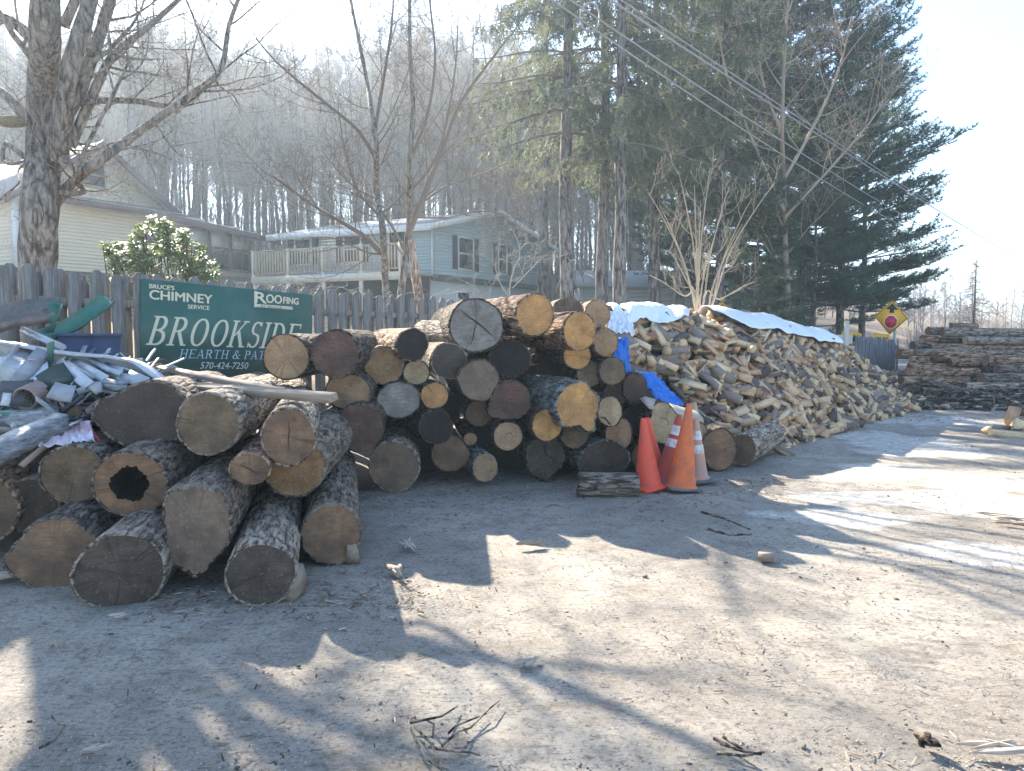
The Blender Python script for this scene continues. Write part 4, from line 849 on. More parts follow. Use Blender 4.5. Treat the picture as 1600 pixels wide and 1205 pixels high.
# bag, plastic sheets
def patch(name, label, corners, mat, cat, nu=26, nv=18, amp=.03, seed=0, freq=5, group=None, thick=.003, fall=0):
    """corners: (px,py,Y) for tl, tr, br, bl -> a wrinkled sheet"""
    P = [at(*c) for c in corners]; b = MB(); nrm = (P[1] - P[0]).cross(P[3] - P[0]).normalized()
    for j in range(nv + 1):
        for i in range(nu + 1):
            u, v = i / nu, j / nv; p = (P[0] * (1 - u) + P[1] * u) * (1 - v) + (P[3] * (1 - u) + P[2] * u) * v
            q = Vector((u * freq + seed, v * freq * .7, seed)); ed = 1 - .0 * u
            n_ = abs(N3(q)) * 1.6 - .5 + .5 * abs(N3(q * 2.3)) + .2 * N3(q * 6)
            e = .12 * N3(Vector((u * 5, v * 5, seed + 7)))
            p = p + nrm * n_ * amp + (P[1] - P[0]) * e * (abs(u - .5) ** 2) * .6 + (P[3] - P[0]) * e * (abs(v - .5) ** 2) * .9
            b.v.append(p)
    w = nu + 1
    b.f = [(j * w + i, j * w + i + 1, (j + 1) * w + i + 1, (j + 1) * w + i) for j in range(nv) for i in range(nu)]; b.m = [0] * len(b.f)
    o = b.build(name, mat, smooth=True); s = o.modifiers.new('s', 'SOLIDIFY'); s.thickness = thick
    return tag(o, label, cat, group)
M['bag'] = plain('white_bag', (.68, .66, .72), .5, .08, sc=5, dirt=(.62, .35, .38)); M['redbag'] = plain('red_scrap', (.5, .05, .08), .5, .2); M['tarp_white'] = plain('white_tarp', (.82, .85, .9), .38, .04, .4, sc=5); M['tarp_blue'] = plain('blue_tarp', (.015, .17, .62), .38, .12, .4, sc=5)
patch('plastic_bag', 'crumpled white and pink plastic bag between the silver gutter and the pointed dark log', [(92, 664, 5.85), (142, 662, 5.8), (148, 690, 5.5), (60, 700, 5.4)], M['bag'], 'bag', amp=.06, seed=3)
patch('plastic_scrap', 'small crumpled red plastic scrap beside the white and pink bag', [(128, 672, 5.75), (146, 672, 5.7), (158, 690, 5.6), (140, 684, 5.6)], M['redbag'], 'scrap', 10, 8, amp=.03, seed=9)
patch('plastic_sheet', 'bright white crumpled sheet at the left edge of the scrap heap', [(-30, 545, 6.9), (36, 546, 6.8), (24, 592, 6.4), (-30, 592, 6.4)], M['tarp_white'], 'sheet', amp=.04, seed=5)
patch('plastic_sheet', 'white sheet glimpsed between the steep channels and the dark green sheet', [(60, 574, 6.5), (75, 565, 6.5), (78, 590, 6.3), (45, 596, 6.25)], M['tarp_white'], 'sheet', 12, 10, amp=.03, seed=6)
# uncountable small junk under the strips
b = MB(); rg = random.Random(11)
for _ in range(640):
    px = rg.uniform(-70, 250); Y = rg.uniform(5.7, 7.3); t = (Y - 5.6) / 1.7
    top = 668 - 118 * min(1, t * 1.25) + max(0, px - 150) * .25; py = top + abs(rg.gauss(0, 20)) + 6
    if px > 130 and (py > 612 or Y < 6.4): continue
    p = at(px, py, Y); R = Matrix.Rotation(rg.uniform(0, 6), 3, 'Z') @ Matrix.Rotation(rg.uniform(-.9, .9), 3, 'X') @ Matrix.Rotation(rg.uniform(-.9, .9), 3, 'Y')
    thin = rg.random() < .5
    b.box(p, (rg.uniform(.3, .8), rg.uniform(.02, .06), rg.uniform(.003, .02)) if thin else (rg.uniform(.05, .28), rg.uniform(.03, .12), rg.uniform(.002, .01)), R, rg.choice([0, 0, 1, 2, 2, 2, 3, 3, 4, 2]))
for k in range(7):
    p = at(rg.uniform(-40, 200), 640, rg.uniform(6.4, 7.1))
tag(b.build('scrap_heap', [M['sm_white'], M['sm_green'], M['sm_dark'], M['sm_grey'], M['copper']]), kind='stuff')
b = MB(); cxm = at(80, 600, 6.9); n = 26
for j in range(n + 1):
    for i in range(n + 1):
        x = cxm.x + (i / n - .5) * 3.4; y = cxm.y + (j / n - .5) * 2.6
        z = .98 * max(0, 1 - ((x - cxm.x) / 1.65) ** 2) ** .6 * max(0, 1 - ((y - cxm.y) / 1.25) ** 2) ** .6 + .06 * N3(Vector((x * 5, y * 5, 0))) - .05
        b.v.append((x, y, z))
b.f = [(j * (n + 1) + i, j * (n + 1) + i + 1, (j + 1) * (n + 1) + i + 1, (j + 1) * (n + 1) + i) for j in range(n) for i in range(n)]; b.m = [0] * len(b.f)
tag(b.build('dirt_mound', plain('mound_dirt', (.07, .06, .055), .95, .4, sc=12, bump=.03), smooth=True), kind='stuff')
log('broken brown log stub with torn bark between the bag and the pointed dark log', 112, 655, 24, 20, 5.95, 700, .9, 'rust', 'bark_dark', amp=.08)

# ------------------------------------------------------------------ firewood heap
HF = [(.9, 9.6), (2.95, 10.1), (4.4, 11.6), (5.75, 13.2), (7.3, 15.0), (9.3, 17.2)]
HR = [(1.45, 11.5, 1.84), (3.1, 13.0, 1.86), (4.9, 14.8, 1.72), (7.0, 17.0, 1.34), (8.9, 18.8, .62), (10.3, 19.6, .12)]
def hp(u, v):
    """u 0..5 along the heap, v 0 foot, 1 ridge, 2 far foot"""
    u = max(0, min(4.999, u)); i = int(u); t = u - i
    f = Vector((HF[i][0] * (1 - t) + HF[i + 1][0] * t, HF[i][1] * (1 - t) + HF[i + 1][1] * t, 0))
    r = [HR[i][k] * (1 - t) + HR[i + 1][k] * t for k in range(3)]
    if v <= 1: p = f.lerp(Vector((r[0], r[1], 0)), v); z = r[2] * (math.sin(v * math.pi / 2) ** 1.0 * .55 + .45 * v)
    else:
        bk = Vector((r[0], r[1], 0)) + (Vector((r[0], r[1], 0)) - f) * .9; p = Vector((r[0], r[1], 0)).lerp(bk, v - 1); z = r[2] * (1 - (v - 1)) ** 1.1
    return Vector((p.x, p.y, z))
def hframe(u, v):
    a = hp(u + .05, v) - hp(u - .05, v); b = hp(u, min(v + .05, 2)) - hp(u, v - .05); n = a.cross(b).normalized()
    if n.z < 0: n = -n
    return a.normalized(), n
def fwmat(name, heart, split, pale, isbark=False):
    m = MT(name, .85, .2)
    co = m.coord('Object', (.12, 1, 1)); g_ = m.noise(co, 60, 5, .7)
    r = m.math('FRACT', m.math('ADD', m.math('MULTIPLY', m.rnd(), 7.3), m.attr('rnd')))
    c = m.ramp(r, [(0, heart), (.35, split), (.7, tuple((a + b) / 2 for a, b in zip(split, pale))), (1, pale)])
    c = m.mix(c, m.mix(c, (.4, .35, .32), 1, 'MULTIPLY'), m.ramp(g_, [(.32, .6), (.55, 0.)]))
    m.col(c); m.bump(g_, .6, .006); return m.m
FW = [fwmat('split_face', (.38, .19, .11), (.66, .42, .25), (.88, .66, .42)), fwmat('split_bark', (.08, .06, .05), (.19, .15, .125), (.34, .28, .24)), fwmat('split_end', (.48, .26, .13), (.72, .47, .25), (.9, .66, .38))]
def split_piece(kind, rg, L=.42):
    """outline in the y/z plane: wedge with a rounded bark back"""
    r = rg.uniform(.10, .15) if kind != 3 else .085; w = {0: 62, 1: 85, 2: 45, 3: 150, 4: 75, 5: 90, 6: 55, 7: 360}[kind] * rg.uniform(.9, 1.1) if kind != 7 else 360
    if kind == 7: r *= .7
    n = 2 if kind not in (3, 7) else (6 if kind == 3 else 9); out = []; mats = []
    if kind == 7: out = [(r * math.cos(i * 2 * math.pi / n), r * math.sin(i * 2 * math.pi / n)) for i in range(n)]; mats = [1] * n
    else:
        a0 = -math.radians(w) / 2; tip = -r * .05
        out = [(tip, rg.uniform(-.01, .01))] + [(r * math.cos(a0 + math.radians(w) * i / n), r * math.sin(a0 + math.radians(w) * i / n)) for i in range(n + 1)]; mats = [0] + [1] * n + [0]
        cx = sum(p[0] for p in out) / len(out); out = [(p[0] - cx, p[1]) for p in out]
    ns = 2; vs, fs, ms = [], [], []; k = len(out); bend = rg.uniform(-.012, .012)
    for s in range(ns + 1):
        t = s / ns; x = (t - .5) * L; sc = 1 + .03 * rg.uniform(-1, 1)
        for j, (a, b) in enumerate(out):
            sk = rg.uniform(-.006, .006)
            vs.append(Vector((x + (rg.uniform(-.02, .02) if s in (0, ns) else 0), a * sc + sk * .4, b * sc + sk * .4 + bend * math.sin(math.pi * t))))
    for s in range(ns):
        for j in range(k): fs.append((s * k + j, s * k + (j + 1) % k, (s + 1) * k + (j + 1) % k, (s + 1) * k + j)); ms.append(mats[j])
    fs.append(tuple(range(k))[::-1]); fs.append(tuple(range(ns * k, ns * k + k))); ms += [2, 2]
    return vs, fs, ms
rg = random.Random(21); PROT = []
for q in range(18):
    vs, fs, ms = split_piece(q % 8 if q < 8 else rg.choice([0, 1, 2, 4, 6]), rg, rg.uniform(.34, .46)); PROT.append((vs, fs, ms))
pm = []
for (vs, fs, ms) in PROT:
    b = MB(); b.add(vs, fs, 0); b.m = list(ms); b.a = [0.0] * len(vs); o = b.build('firewood_piece', FW, link=False); pm.append(o.data)
place = []
for layer, (cnt, off) in enumerate(((1000, -.10), (1250, .0), (900, .08))):
    for _ in range(cnt):
        u = 5 * rg.random() ** .9; v = rg.uniform(-.04, 1.12); p = hp(u, max(v, 0.0)); a, n_ = hframe(u, max(.03, min(.97, v)))
        if v < 0: p = p + (hp(u, 0) - hp(u, .3)).normalized() * (-v) * 3
        bump_ = .10 * N3(Vector((p.x * 1.6, p.y * 1.6, 4)))
        if p.x < 2.3 and v < .45: continue
        place.append((p + n_ * (off + bump_ + rg.uniform(-.03, .03)), a, n_, rg.random(), layer, v))
for _ in range(60):      # strays at the foot
    u = rg.uniform(.9, 5); p = hp(u, 0); d = (hp(u, 0) - hp(u, .3)); d.z = 0; p = p + d.normalized() * abs(rg.gauss(0, .3)); place.append((Vector((p.x, p.y, .05)), Vector((1, 0, 0)), Vector((0, 0, 1)), rg.random(), 1, 0))
items = []
for p, a, n_, q, layer, v in place:
    yaw = rg.gauss(-.95, .95); up = n_.lerp(Vector((0, 0, 1)), rg.uniform(0, .4)).normalized(); x = (a - up * a.dot(up)).normalized(); y = up.cross(x)
    dx = x * math.cos(yaw) + y * math.sin(yaw); dx = (dx + up * rg.gauss(0, .40)).normalized(); dz = (up - dx * up.dot(dx)).normalized(); dy = dz.cross(dx)
    R = Matrix((dx, dy, dz)).transposed() @ Matrix.Rotation(rg.uniform(0, 6.3), 3, 'X')
    items.append((p, R, rg.randrange(len(PROT)), q, layer, rg.uniform(.64, .94)))
items = [it for it in items if it[0].z > -.02]
cand = sorted([i for i, it in enumerate(items) if it[4] >= 1], key=lambda i: items[i][0].length - (.9 if items[i][4] == 2 else 0))
first = set(cand[:296]); b = MB()
for i, (p, R, k, q, layer, s) in enumerate(items):
    if i in first:
        o = bpy.data.objects.new('firewood_piece', pm[k]); COL.objects.link(o); o.location = p; o.rotation_euler = R.to_euler(); o.scale = (s, s, s)
        tag(o, 'split firewood piece with a weathered tan face in the near part of the large heap', 'firewood', 'split firewood pieces of the large heap')
    else:
        vs, fs, ms = PROT[k]; b.add([p + R @ (v * s) for v in vs], fs, 0, q); b.m[-len(fs):] = list(ms)
tag(b.build('firewood_heap', FW), kind='stuff')
b = MB(); nu, nv = 60, 24
for j in range(nv + 1):
    for i in range(nu + 1):
        p = hp(5 * i / nu, 2 * j / nv); a, n_ = hframe(5 * i / nu, min(1.95, max(.03, 2 * j / nv))); b.v.append(p - n_ * .16 - Vector((0, 0, .02)))
b.f = [(j * (nu + 1) + i, j * (nu + 1) + i + 1, (j + 1) * (nu + 1) + i + 1, (j + 1) * (nu + 1) + i) for j in range(nv) for i in range(nu)]; b.m = [0] * len(b.f)
tag(b.build('heap_core', M['sm_dark'], smooth=True), kind='stuff')
def heap_tarp(label, u0, u1, v0, v1, seed, lift=.12):
    b = MB(); nu, nv = 90, 34
    for j in range(nv + 1):
        for i in range(nu + 1):
            s, t = i / nu, j / nv; u = u0 + (u1 - u0) * s; edge = .12 * N3(Vector((s * 4, seed, 0))) + .03 * N3(Vector((s * 16, seed, 3)))
            va = v0 + edge; taper_ = (1 - (2 * s - 1) ** 6 * .75); va = 1.0 - (1.0 - va) * taper_; v = va + (v1 - va) * t
            p = hp(u, v); a, n_ = hframe(u, max(.03, min(1.9, v)))
            w = abs(N3(Vector((s * 4, t * 2, seed)))) * .12 + abs(N3(Vector((s * 11 + t * 5, t * 5, seed)))) * .04 + .05 * N3(Vector((s * 3, t * 2, seed + 5)))
            b.v.append(p + n_ * (lift + w) + Vector((0, 0, .02 + .10 * max(0, N3(Vector((s * 4, seed, 8)))))))
    b.f = [(j * (nu + 1) + i, j * (nu + 1) + i + 1, (j + 1) * (nu + 1) + i + 1, (j + 1) * (nu + 1) + i) for j in range(nv) for i in range(nu)]; b.m = [0] * len(b.f)
    o = b.build('tarp', M['tarp_white'], smooth=True); s = o.modifiers.new('s', 'SOLIDIFY'); s.thickness = .004
    tag(o, label, 'tarp', 'white tarps over the firewood heap')
heap_tarp('white tarp over the left crest of the firewood heap, nearest the log pile', -.0, .86, .79, 1.7, 2.0, .15)
heap_tarp('white tarp over the right crest of the firewood heap, nearest the cream fence panel', 1.12, 3.15, .75, 1.7, 7.0, .2)
patch('tarp', 'crumpled grey-white tarp end hanging beside the topmost tan logs', [(952, 488, 9.8), (985, 486, 9.8), (992, 522, 9.6), (950, 520, 9.5)], M['tarp_white'], 'tarp', amp=.08, seed=12, group='white tarps over the firewood heap')
patch('blue_tarp', 'blue tarp flap showing right of the round log ends', [(955, 528, 9.2), (980, 528, 9.3), (986, 582, 9.2), (962, 585, 9.1)], M['tarp_blue'], 'tarp', amp=.06, seed=21, group='blue tarps')
patch('blue_tarp', 'crumpled blue tarp strip lying down the slope toward the cones', [(992, 582, 9.5), (1022, 584, 9.8), (1068, 634, 9.5), (1040, 638, 9.2)], M['tarp_blue'], 'tarp', amp=.07, seed=31, group='blue tarps', freq=9)

# pieces at the right edge of the photo
for i, (px, py, Y, rz, q, lb) in enumerate([(1560, 672, 12.3, .3, 3, 'split firewood piece lying flat, leftmost at the right edge of the lane'), (1590, 668, 12.2, 1.2, 1, 'split firewood piece touching the right edge of the photo'),
        (1580, 650, 12.6, .8, 0, 'reddish split firewood piece leaning upright at the right edge'), (1598, 640, 12.7, 2.2, 4, 'split firewood piece on top of the small heap at the right edge'), (1572, 678, 12.0, 2.6, 5, 'pale-faced split firewood piece at the front of the small right heap'),
        (1605, 655, 12.4, .1, 6, 'split firewood piece half out of frame behind the others at the right edge'), (1612, 680, 12.0, .9, 2, 'split firewood piece half out of frame in front at the right edge')]):
    o = bpy.data.objects.new('firewood_piece', pm[q]); COL.objects.link(o); o.location = at(px, py, Y); o.rotation_euler = (rg.uniform(0, 6), rg.uniform(-.5, .5), rz); o.scale = (1.1, 1.3, 1.3)
    tag(o, lb, 'firewood', 'loose firewood at the right edge')

# ------------------------------------------------------------------ far log stack (logs lying across the view)
FL = [  # x0, y, x1, r px, Y, cap, bark, words
 (1450, 517, 1478, 6.5, 20.0, 'rust', 'short red-brown log end at the upper left of the far stack'), (1472, 519, 1650, 7.5, 19.6, 'rust', 'long reddish log along the crest of the far stack'), (1486, 509, 1530, 4.5, 20.4, 'rust', 'small log on the very top of the far stack'),
 (1440, 529, 1465, 6, 19.6, 'rust', 'short dark red log at the left, second row of the far stack'), (1462, 532, 1512, 5, 19.8, 'tan', 'thin log behind the pale-ended one in the far stack'), (1508, 532, 1640, 6.5, 19.2, 'pale', 'log with a bright pale cut end, upper middle of the far stack'),
 (1425, 541, 1458, 7.5, 19.4, 'red', 'dark red log at the left of the third row of the far stack'), (1452, 544, 1640, 6.5, 19.1, 'brown', 'long thin log across the third row of the far stack'), (1404, 553, 1430, 8, 19.0, 'brown', 'short dark log beside the stake fence'),
 (1430, 551, 1640, 5.5, 18.9, 'rust', 'long reddish thin log under the third row of the far stack'), (1423, 563, 1448, 6.5, 18.7, 'tan', 'short red-brown log with a tan end, left of the fourth row'), (1446, 564, 1500, 6, 18.7, 'tan', 'log with a tan end in the middle of the fourth row'),
 (1462, 557, 1545, 8, 18.5, 'brown', 'dark blue-grey log in the middle of the far stack'), (1483, 566, 1540, 7, 18.2, 'dark', 'dark grey log overlapping the middle of the far stack'), (1540, 564, 1650, 9, 18.0, 'greybrown', 'thick blue-grey log at the right of the far stack'),
 (1536, 576, 1560, 7, 18.1, 'dark', 'short dark log gap piece under the thick right log'), (1556, 577, 1650, 7, 17.8, 'rust', 'grey log with a tan edge under the thick right log'), (1420, 574, 1545, 6.5, 18.3, 'brown', 'long dark log across the fifth row of the far stack'),
 (1418, 582, 1536, 8, 17.8, 'tan', 'long dark log with a tan end, lower left of the far stack'), (1533, 592, 1650, 9.5, 17.3, 'rust', 'thick brown log with a reddish end, lower right of the far stack'), (1408, 595, 1520, 7, 17.4, 'brown', 'low brown log above the debris, left'),
 (1506, 604, 1640, 6.5, 17.0, 'brown', 'low dark log above the debris, right'), (1395, 584, 1415, 6, 18.0, 'pale', 'small log with a pale end at the foot of the stake fence'), (1440, 610, 1530, 5, 17.0, 'dark', 'lowest dark log sunk in the debris')]
for (x0, y, x1, r, Y, cp, lb) in FL:
    k = mpp(x0, y, Y); L = (x1 - x0) * k * 1.04
    log(lb + ', lying across', x0, y, r, r, Y, 0, L, cp, rg.choice(['bark_red', 'bark_red', 'bark_grey', 'bark_pale']), face=(1, .16, -.012), nth=20, amp=.04, group='logs of the far horizontal stack')
b = MB()
for _ in range(1500):
    px = rg.uniform(1385, 1700); Y = rg.uniform(16.0, 19.5); p = at(px, 600, Y); hz = .62 * max(0, (Y - 16.2) / 2.2) ** .7 if Y < 18.4 else .6
    R = Matrix.Rotation(rg.uniform(0, 6), 3, 'Z') @ Matrix.Rotation(rg.uniform(-.5, .5), 3, 'X') @ Matrix.Rotation(rg.uniform(-.5, .5), 3, 'Y')
    b.box((p.x, p.y, rg.uniform(max(0, hz - .15), hz) + .02), (rg.uniform(.08, .5), rg.uniform(.02, .08), rg.uniform(.01, .05)), R, 0, rg.random() ** 1.3)
tag(b.build('bark_debris', litmat('debris_bark', [(0, (.05, .042, .036)), (.6, (.17, .135, .11)), (.9, (.32, .25, .19)), (1, (.6, .5, .4))])), kind='stuff')
b = MB(); n = 24
for j in range(n + 1):
    for i in range(n + 1):
        x = 8.3 + 12 * i / n; y = 15.9 + 5.5 * j / n; q = min(1, i / 4, (n - i) / 2) * min(1, max(0, (y - 16.1) / 2.2)) ** .7
        b.v.append((x, y, q * .55 * (1 if y < 20 else max(0, (21.4 - y) / 1.4)) - .06 + .08 * q * N3(Vector((x * 2, y * 2, 0)))))
b.f = [(j * (n + 1) + i, j * (n + 1) + i + 1, (j + 1) * (n + 1) + i + 1, (j + 1) * (n + 1) + i) for j in range(n) for i in range(n)]; b.m = [0] * len(b.f)
tag(b.build('debris_mound', bpy.data.materials['mound_dirt'], smooth=True), kind='stuff')
for i in range(9):
    p0 = at(1398 + i * 5, 585 + i * 2, 18.2 - i * .12); p1 = at(1475 + i * 11, 606 + i * 1.6, 16.7 - i * .05); b = MB(); mdl = p0.lerp(p1, .5) + Vector((0, 0, .06)); b.tube([p0, mdl, p1], [.028, .024, .015], 6)
    tag(b.build('pole', M['bark_grey'], smooth=True), 'long thin grey pole in the bundle slanting down between the heap and the far stack', 'pole', 'thin poles beside the far stack')

# ------------------------------------------------------------------ houses
def sidingmat(name, c, sp=.115):
    m = MT(name, .6, .35); tc = m.n('ShaderNodeTexCoord'); s = m.n('ShaderNodeSeparateXYZ'); m.l(tc.outputs['Object'], s.inputs[0])
    nz = m.noise(m.coord('Object', (.3, .3, 2), rnd=False), 2.5, 5, .7)
    m.col(m.mix(tuple(x * .82 for x in c), tuple(min(1, x * 1.08) for x in c), nz)); return m.m
M['siding_cream'] = sidingmat('siding_cream', (.78, .66, .50)); M['siding_blue'] = sidingmat('siding_blue', (.40, .51, .56)); M['siding_white'] = sidingmat('siding_white', (.62, .63, .63))
M['trim_white'] = plain('trim_white', (.72, .72, .70), .5, .06); M['trim_brown'] = plain('trim_brown', (.16, .09, .07), .6, .15); M['trim_tan'] = plain('trim_tan', (.45, .36, .28), .6, .12)
M['roof_pink'] = plain('roof_pinkbrown', (.42, .32, .28), .8, .2, sc=12, bump=.01); M['roof_grey'] = plain('roof_grey', (.36, .35, .33), .85, .2, sc=14, bump=.01)
M['glass'] = plain('window_glass', (.025, .03, .036), .08, .3, .8, sc=1.5); M['blind'] = plain('window_blind', (.55, .56, .56), .5, .05); M['shutter'] = plain('shutter_black', (.03, .035, .045), .5, .1)
M['found'] = plain('foundation_block', (.52, .53, .54), .8, .1, sc=3); M['lattice'] = plain('lattice_brown', (.16, .1, .09), .8, .2); M['dim'] = plain('undercroft', (.10, .095, .09), .9, .3)
def lap_wall(root, P, d, L, z0, topf, mat, name='wall', x0=0.0, step=.12, holes=()):
    """lapped boards along direction d from P; topf(x) gives the wall's top"""
    b = MB(); nrm = Vector((d.y, -d.x, 0)); z = z0; zmax = max(topf(x0 + (L - x0) * i / 40) for i in range(41))
    def pt(x, z, o): return P + d * x + nrm * o + Vector((0, 0, z))
    while z < zmax:
        xs = [x0 + (L - x0) * i / 160 for i in range(161)]; ok = [x for x in xs if topf(x) > z + step * .5]
        if ok:
            a, c = min(ok), max(ok); zt = z + step
            b.hexa([pt(a, z, .03), pt(c, z, .03), pt(c, z, -.1), pt(a, z, -.1)], [pt(a, zt, .008), pt(c, zt, .008), pt(c, zt, -.1), pt(a, zt, -.1)])
        z += step
    return b.build(name, mat, root)
def window(root, P, d, x, z, w, h, frame='trim_white', glass='glass', fw=.07, o=.032, blind=0, mull=1, mid=1):
    nrm = Vector((d.y, -d.x, 0)); R = Matrix((d, -nrm, Vector((0, 0, 1)))).transposed()
    def c(xx, zz_, oo): return P + d * xx + nrm * oo + Vector((0, 0, zz_))
    b = MB(); b.box(c(x, z + h / 2 + fw / 2, o + .02), (w + 2 * fw, .05, fw), R); b.box(c(x, z - h / 2 - fw / 2, o + .025), (w + 2 * fw + .04, .07, fw), R)
    for s in (-1, 1): b.box(c(x + s * (w / 2 + fw / 2), z, o + .018), (fw, .05, h), R)
    if mid: b.box(c(x, z, o + .012), (w, .04, .045), R)
    for k in range(mull - 1): b.box(c(x - w / 2 + w * (k + 1) / mull, z, o + .02), (.10, .055, h), R)
    f = b.build('window', M[frame], root)
    b = MB(); b.box(c(x, z, o), (w, .012, h), R); b.build('pane', M[glass], f)
    if blind: b = MB(); b.box(c(x, z + h / 2 - blind * h / 2, o + .0085), (w * .99, .004, h * blind), R); b.build('blind', M['blind'], f)
    return f
def slab(root, pts, th, mat, name):
    b = MB(); b.hexa([p - Vector((0, 0, th)) for p in pts], pts); return b.build(name, mat, root)
# cream house on the left
A = Vector((-16.0, 25.0, 0)); dA = Vector((.53, .85, 0)).normalized(); nA = Vector((dA.y, -dA.x, 0)); bA = -nA
h1 = thing('cream_house', (0, 0, 0), 'cream clapboard house with a brown-trimmed gable and glazed porch, behind the fence at left', 'house')
ZB, ZE, ZP = 3.7, 6.15, 8.1; W1, W2 = 5.5, 9.5
lap_wall(h1, A, dA, W2, ZB, lambda x: ZE - .02 if x < W1 else ZE - (x - W1) * .07, M['siding_cream'])
lap_wall(h1, A - nA * .06, dA, W1, ZE + .12, lambda x: ZE + (ZP - ZE) * (1 - abs(x - W1 / 2) / (W1 / 2)), M['siding_cream'], 'gable_wall')
lap_wall(h1, A + bA * 9, -bA, 9.0 - .02, ZB, lambda x: ZE - .02, M['siding_cream'], 'side_wall')
b = MB(); c1 = A + dA * W2; b.box((c1 + bA * 2.2 + Vector((0, 0, ZB + .8))), (4.4, .1, 1.9), Matrix((bA, dA, Vector((0, 0, 1)))).transposed()); b.build('end_wall', M['siding_cream'], h1)
b = MB(); b.box(A + dA * .0 + nA * .03 + Vector((0, 0, (ZB + ZE) / 2)), (.14, .14, ZE - ZB), Matrix((dA, nA, Vector((0, 0, 1)))).transposed()); b.build('corner_board', M['trim_white'], h1)
b = MB(); 
Rh = Matrix((dA, -nA, Vector((0, 0, 1)))).transposed()
b.box(A + dA * (W2 / 2) - nA * .05 + Vector((0, 0, ZB - .65)), (W2, .1, 1.3), Rh); b.build('foundation', M['trim_brown'], h1)
def P_(x, back, z): return A + dA * x + bA * back + Vector((0, 0, z))
ov = .45
mid = W1 / 2
slab(h1, [P_(-ov, -ov, ZE - .25), P_(mid, -ov, ZP + .12), P_(mid, 9.5, ZP + .12), P_(-ov, 9.5, ZE - .25)], .1, M['roof_pink'], 'roof')
slab(h1, [P_(mid, -ov, ZP + .12), P_(W1 + ov, -ov, ZE - .2), P_(W1 + ov, 9.5, ZE - .2), P_(mid, 9.5, ZP + .12)], .1, M['roof_pink'], 'roof')
for (xa, za, xb, zb) in ((-ov, ZE - .27, mid, ZP + .11), (mid, ZP + .11, W1 + ov, ZE - .22)):
    b = MB(); b.hexa([P_(xa, -ov - .04, za - .22), P_(xb, -ov - .04, zb - .22), P_(xb, -ov + .02, zb - .22), P_(xa, -ov + .02, za - .22)], [P_(xa, -ov - .04, za + .03), P_(xb, -ov - .04, zb + .03), P_(xb, -ov + .02, zb + .03), P_(xa, -ov + .02, za + .03)]); b.build('barge_board', M['trim_brown'], h1)
slab(h1, [P_(1.2, -.75, ZE - .1), P_(W1 + .3, -.75, ZE - .1), P_(W1 + .3, .15, ZE + .14), P_(1.2, .15, ZE + .14)], .07, M['roof_pink'], 'pent_roof')
b = MB(); b.box(P_((1.2 + W1) / 2, -.76, ZE - .2), (W1 - .9, .03, .2), Rh); b.build('fascia', M['trim_brown'], h1)
slab(h1, [P_(W1 - 1.2, -.8, ZE - .10), P_(W2 + .7, -.8, ZE - .55), P_(W2 + .7, 4.6, ZE - .15), P_(W1 - 1.2, 4.6, ZE + .3)], .07, M['roof_pink'], 'porch_roof')
b = MB(); x_a, x_b = W1 - 1.2, W2 + .7
b.hexa([P_(x_a, -.83, ZE - .38), P_(x_b, -.83, ZE - .80), P_(x_b, -.805, ZE - .80), P_(x_a, -.805, ZE - .38)], [P_(x_a, -.83, ZE - .12), P_(x_b, -.83, ZE - .57), P_(x_b, -.805, ZE - .57), P_(x_a, -.805, ZE - .12)]); b.build('porch_fascia', M['trim_brown'], h1)
window(h1, A + nA * 0, dA, 2.62, 7.1, .85, .75, 'trim_tan', o=-.03)
for i, x in enumerate((6.72, 7.72, 8.72)): window(h1, A, dA, x, ZB + 1.25, .82, 1.45, 'trim_brown', blind=.42, fw=.09)
window(h1, A, dA, 4.9, ZB + 1.5, .8, .9, 'trim_brown')
window(h1, A + bA * 9 , -bA, 7.2, ZB + 1.35, .8, 1.3, 'trim_tan')
b = MB(); b.box(P_(.25, -.12, ZB + .5), (.2, .12, .35), Rh); b.box(P_(.25, -.1, ZB + 1.4), (.04, .04, 1.5), Rh); b.build('electric_meter', M['sm_grey'], h1)
b = MB()
for i in range(14):
    for s in (-1, 1):
        x = 7.6 + i * .13; b.box(P_(x, -.06, ZB - .35), (.02, .015, .62), Rh @ Matrix.Rotation(s * .78, 3, 'Y'))
b.build('lattice', M['lattice'], h1)
# blue house
Bp = Vector((-2.9, 28.0, 0)); dB = Vector((.52, .854, 0)).normalized(); nB = Vector((dB.y, -dB.x, 0)); sB = Vector((-.90, .436, 0)).normalized(); nS = Vector((-sB.y, sB.x, 0))
h2 = thing('blue_house', (0, 0, 0), 'pale blue sided house with black shutters and a long wooden deck behind the fence', 'house')
GW, SLn = 8.5, 6.8; z0, ze, zp = 3.62, 5.5, 6.45
fB = lambda x: ze + (zp - ze) * (1 - abs(x - GW / 2) / (GW / 2))
lap_wall(h2, Bp, dB, GW, z0, fB, M['siding_blue'], 'gable_wall')
lap_wall(h2, Bp + sB * SLn, -sB, SLn, z0, lambda x: ze, M['siding_blue'], 'front_wall')
Rb = Matrix((dB, -nB, Vector((0, 0, 1)))).transposed(); Rs = Matrix((sB, Vector((0, 0, 1)).cross(sB), Vector((0, 0, 1)))).transposed()
b = MB(); b.box(Bp + dB * GW / 2 - nB * .08 + Vector((0, 0, z0 - 1.25)), (GW, .1, 2.5), Rb); b.build('foundation', M['found'], h2)
b = MB(); b.box(Bp + dB * GW / 2 + nB * .0 + Vector((0, 0, z0 - .02)), (GW, .12, .22), Rb); b.build('sill_band', M['dim'], h2)
b = MB(); b.box(Bp + sB * SLn / 2 - Vector((0, 0, 0)) + Vector((0, .15, z0 - 1.25)), (SLn, .1, 2.5), Rs); b.build('foundation', M['dim'], h2)
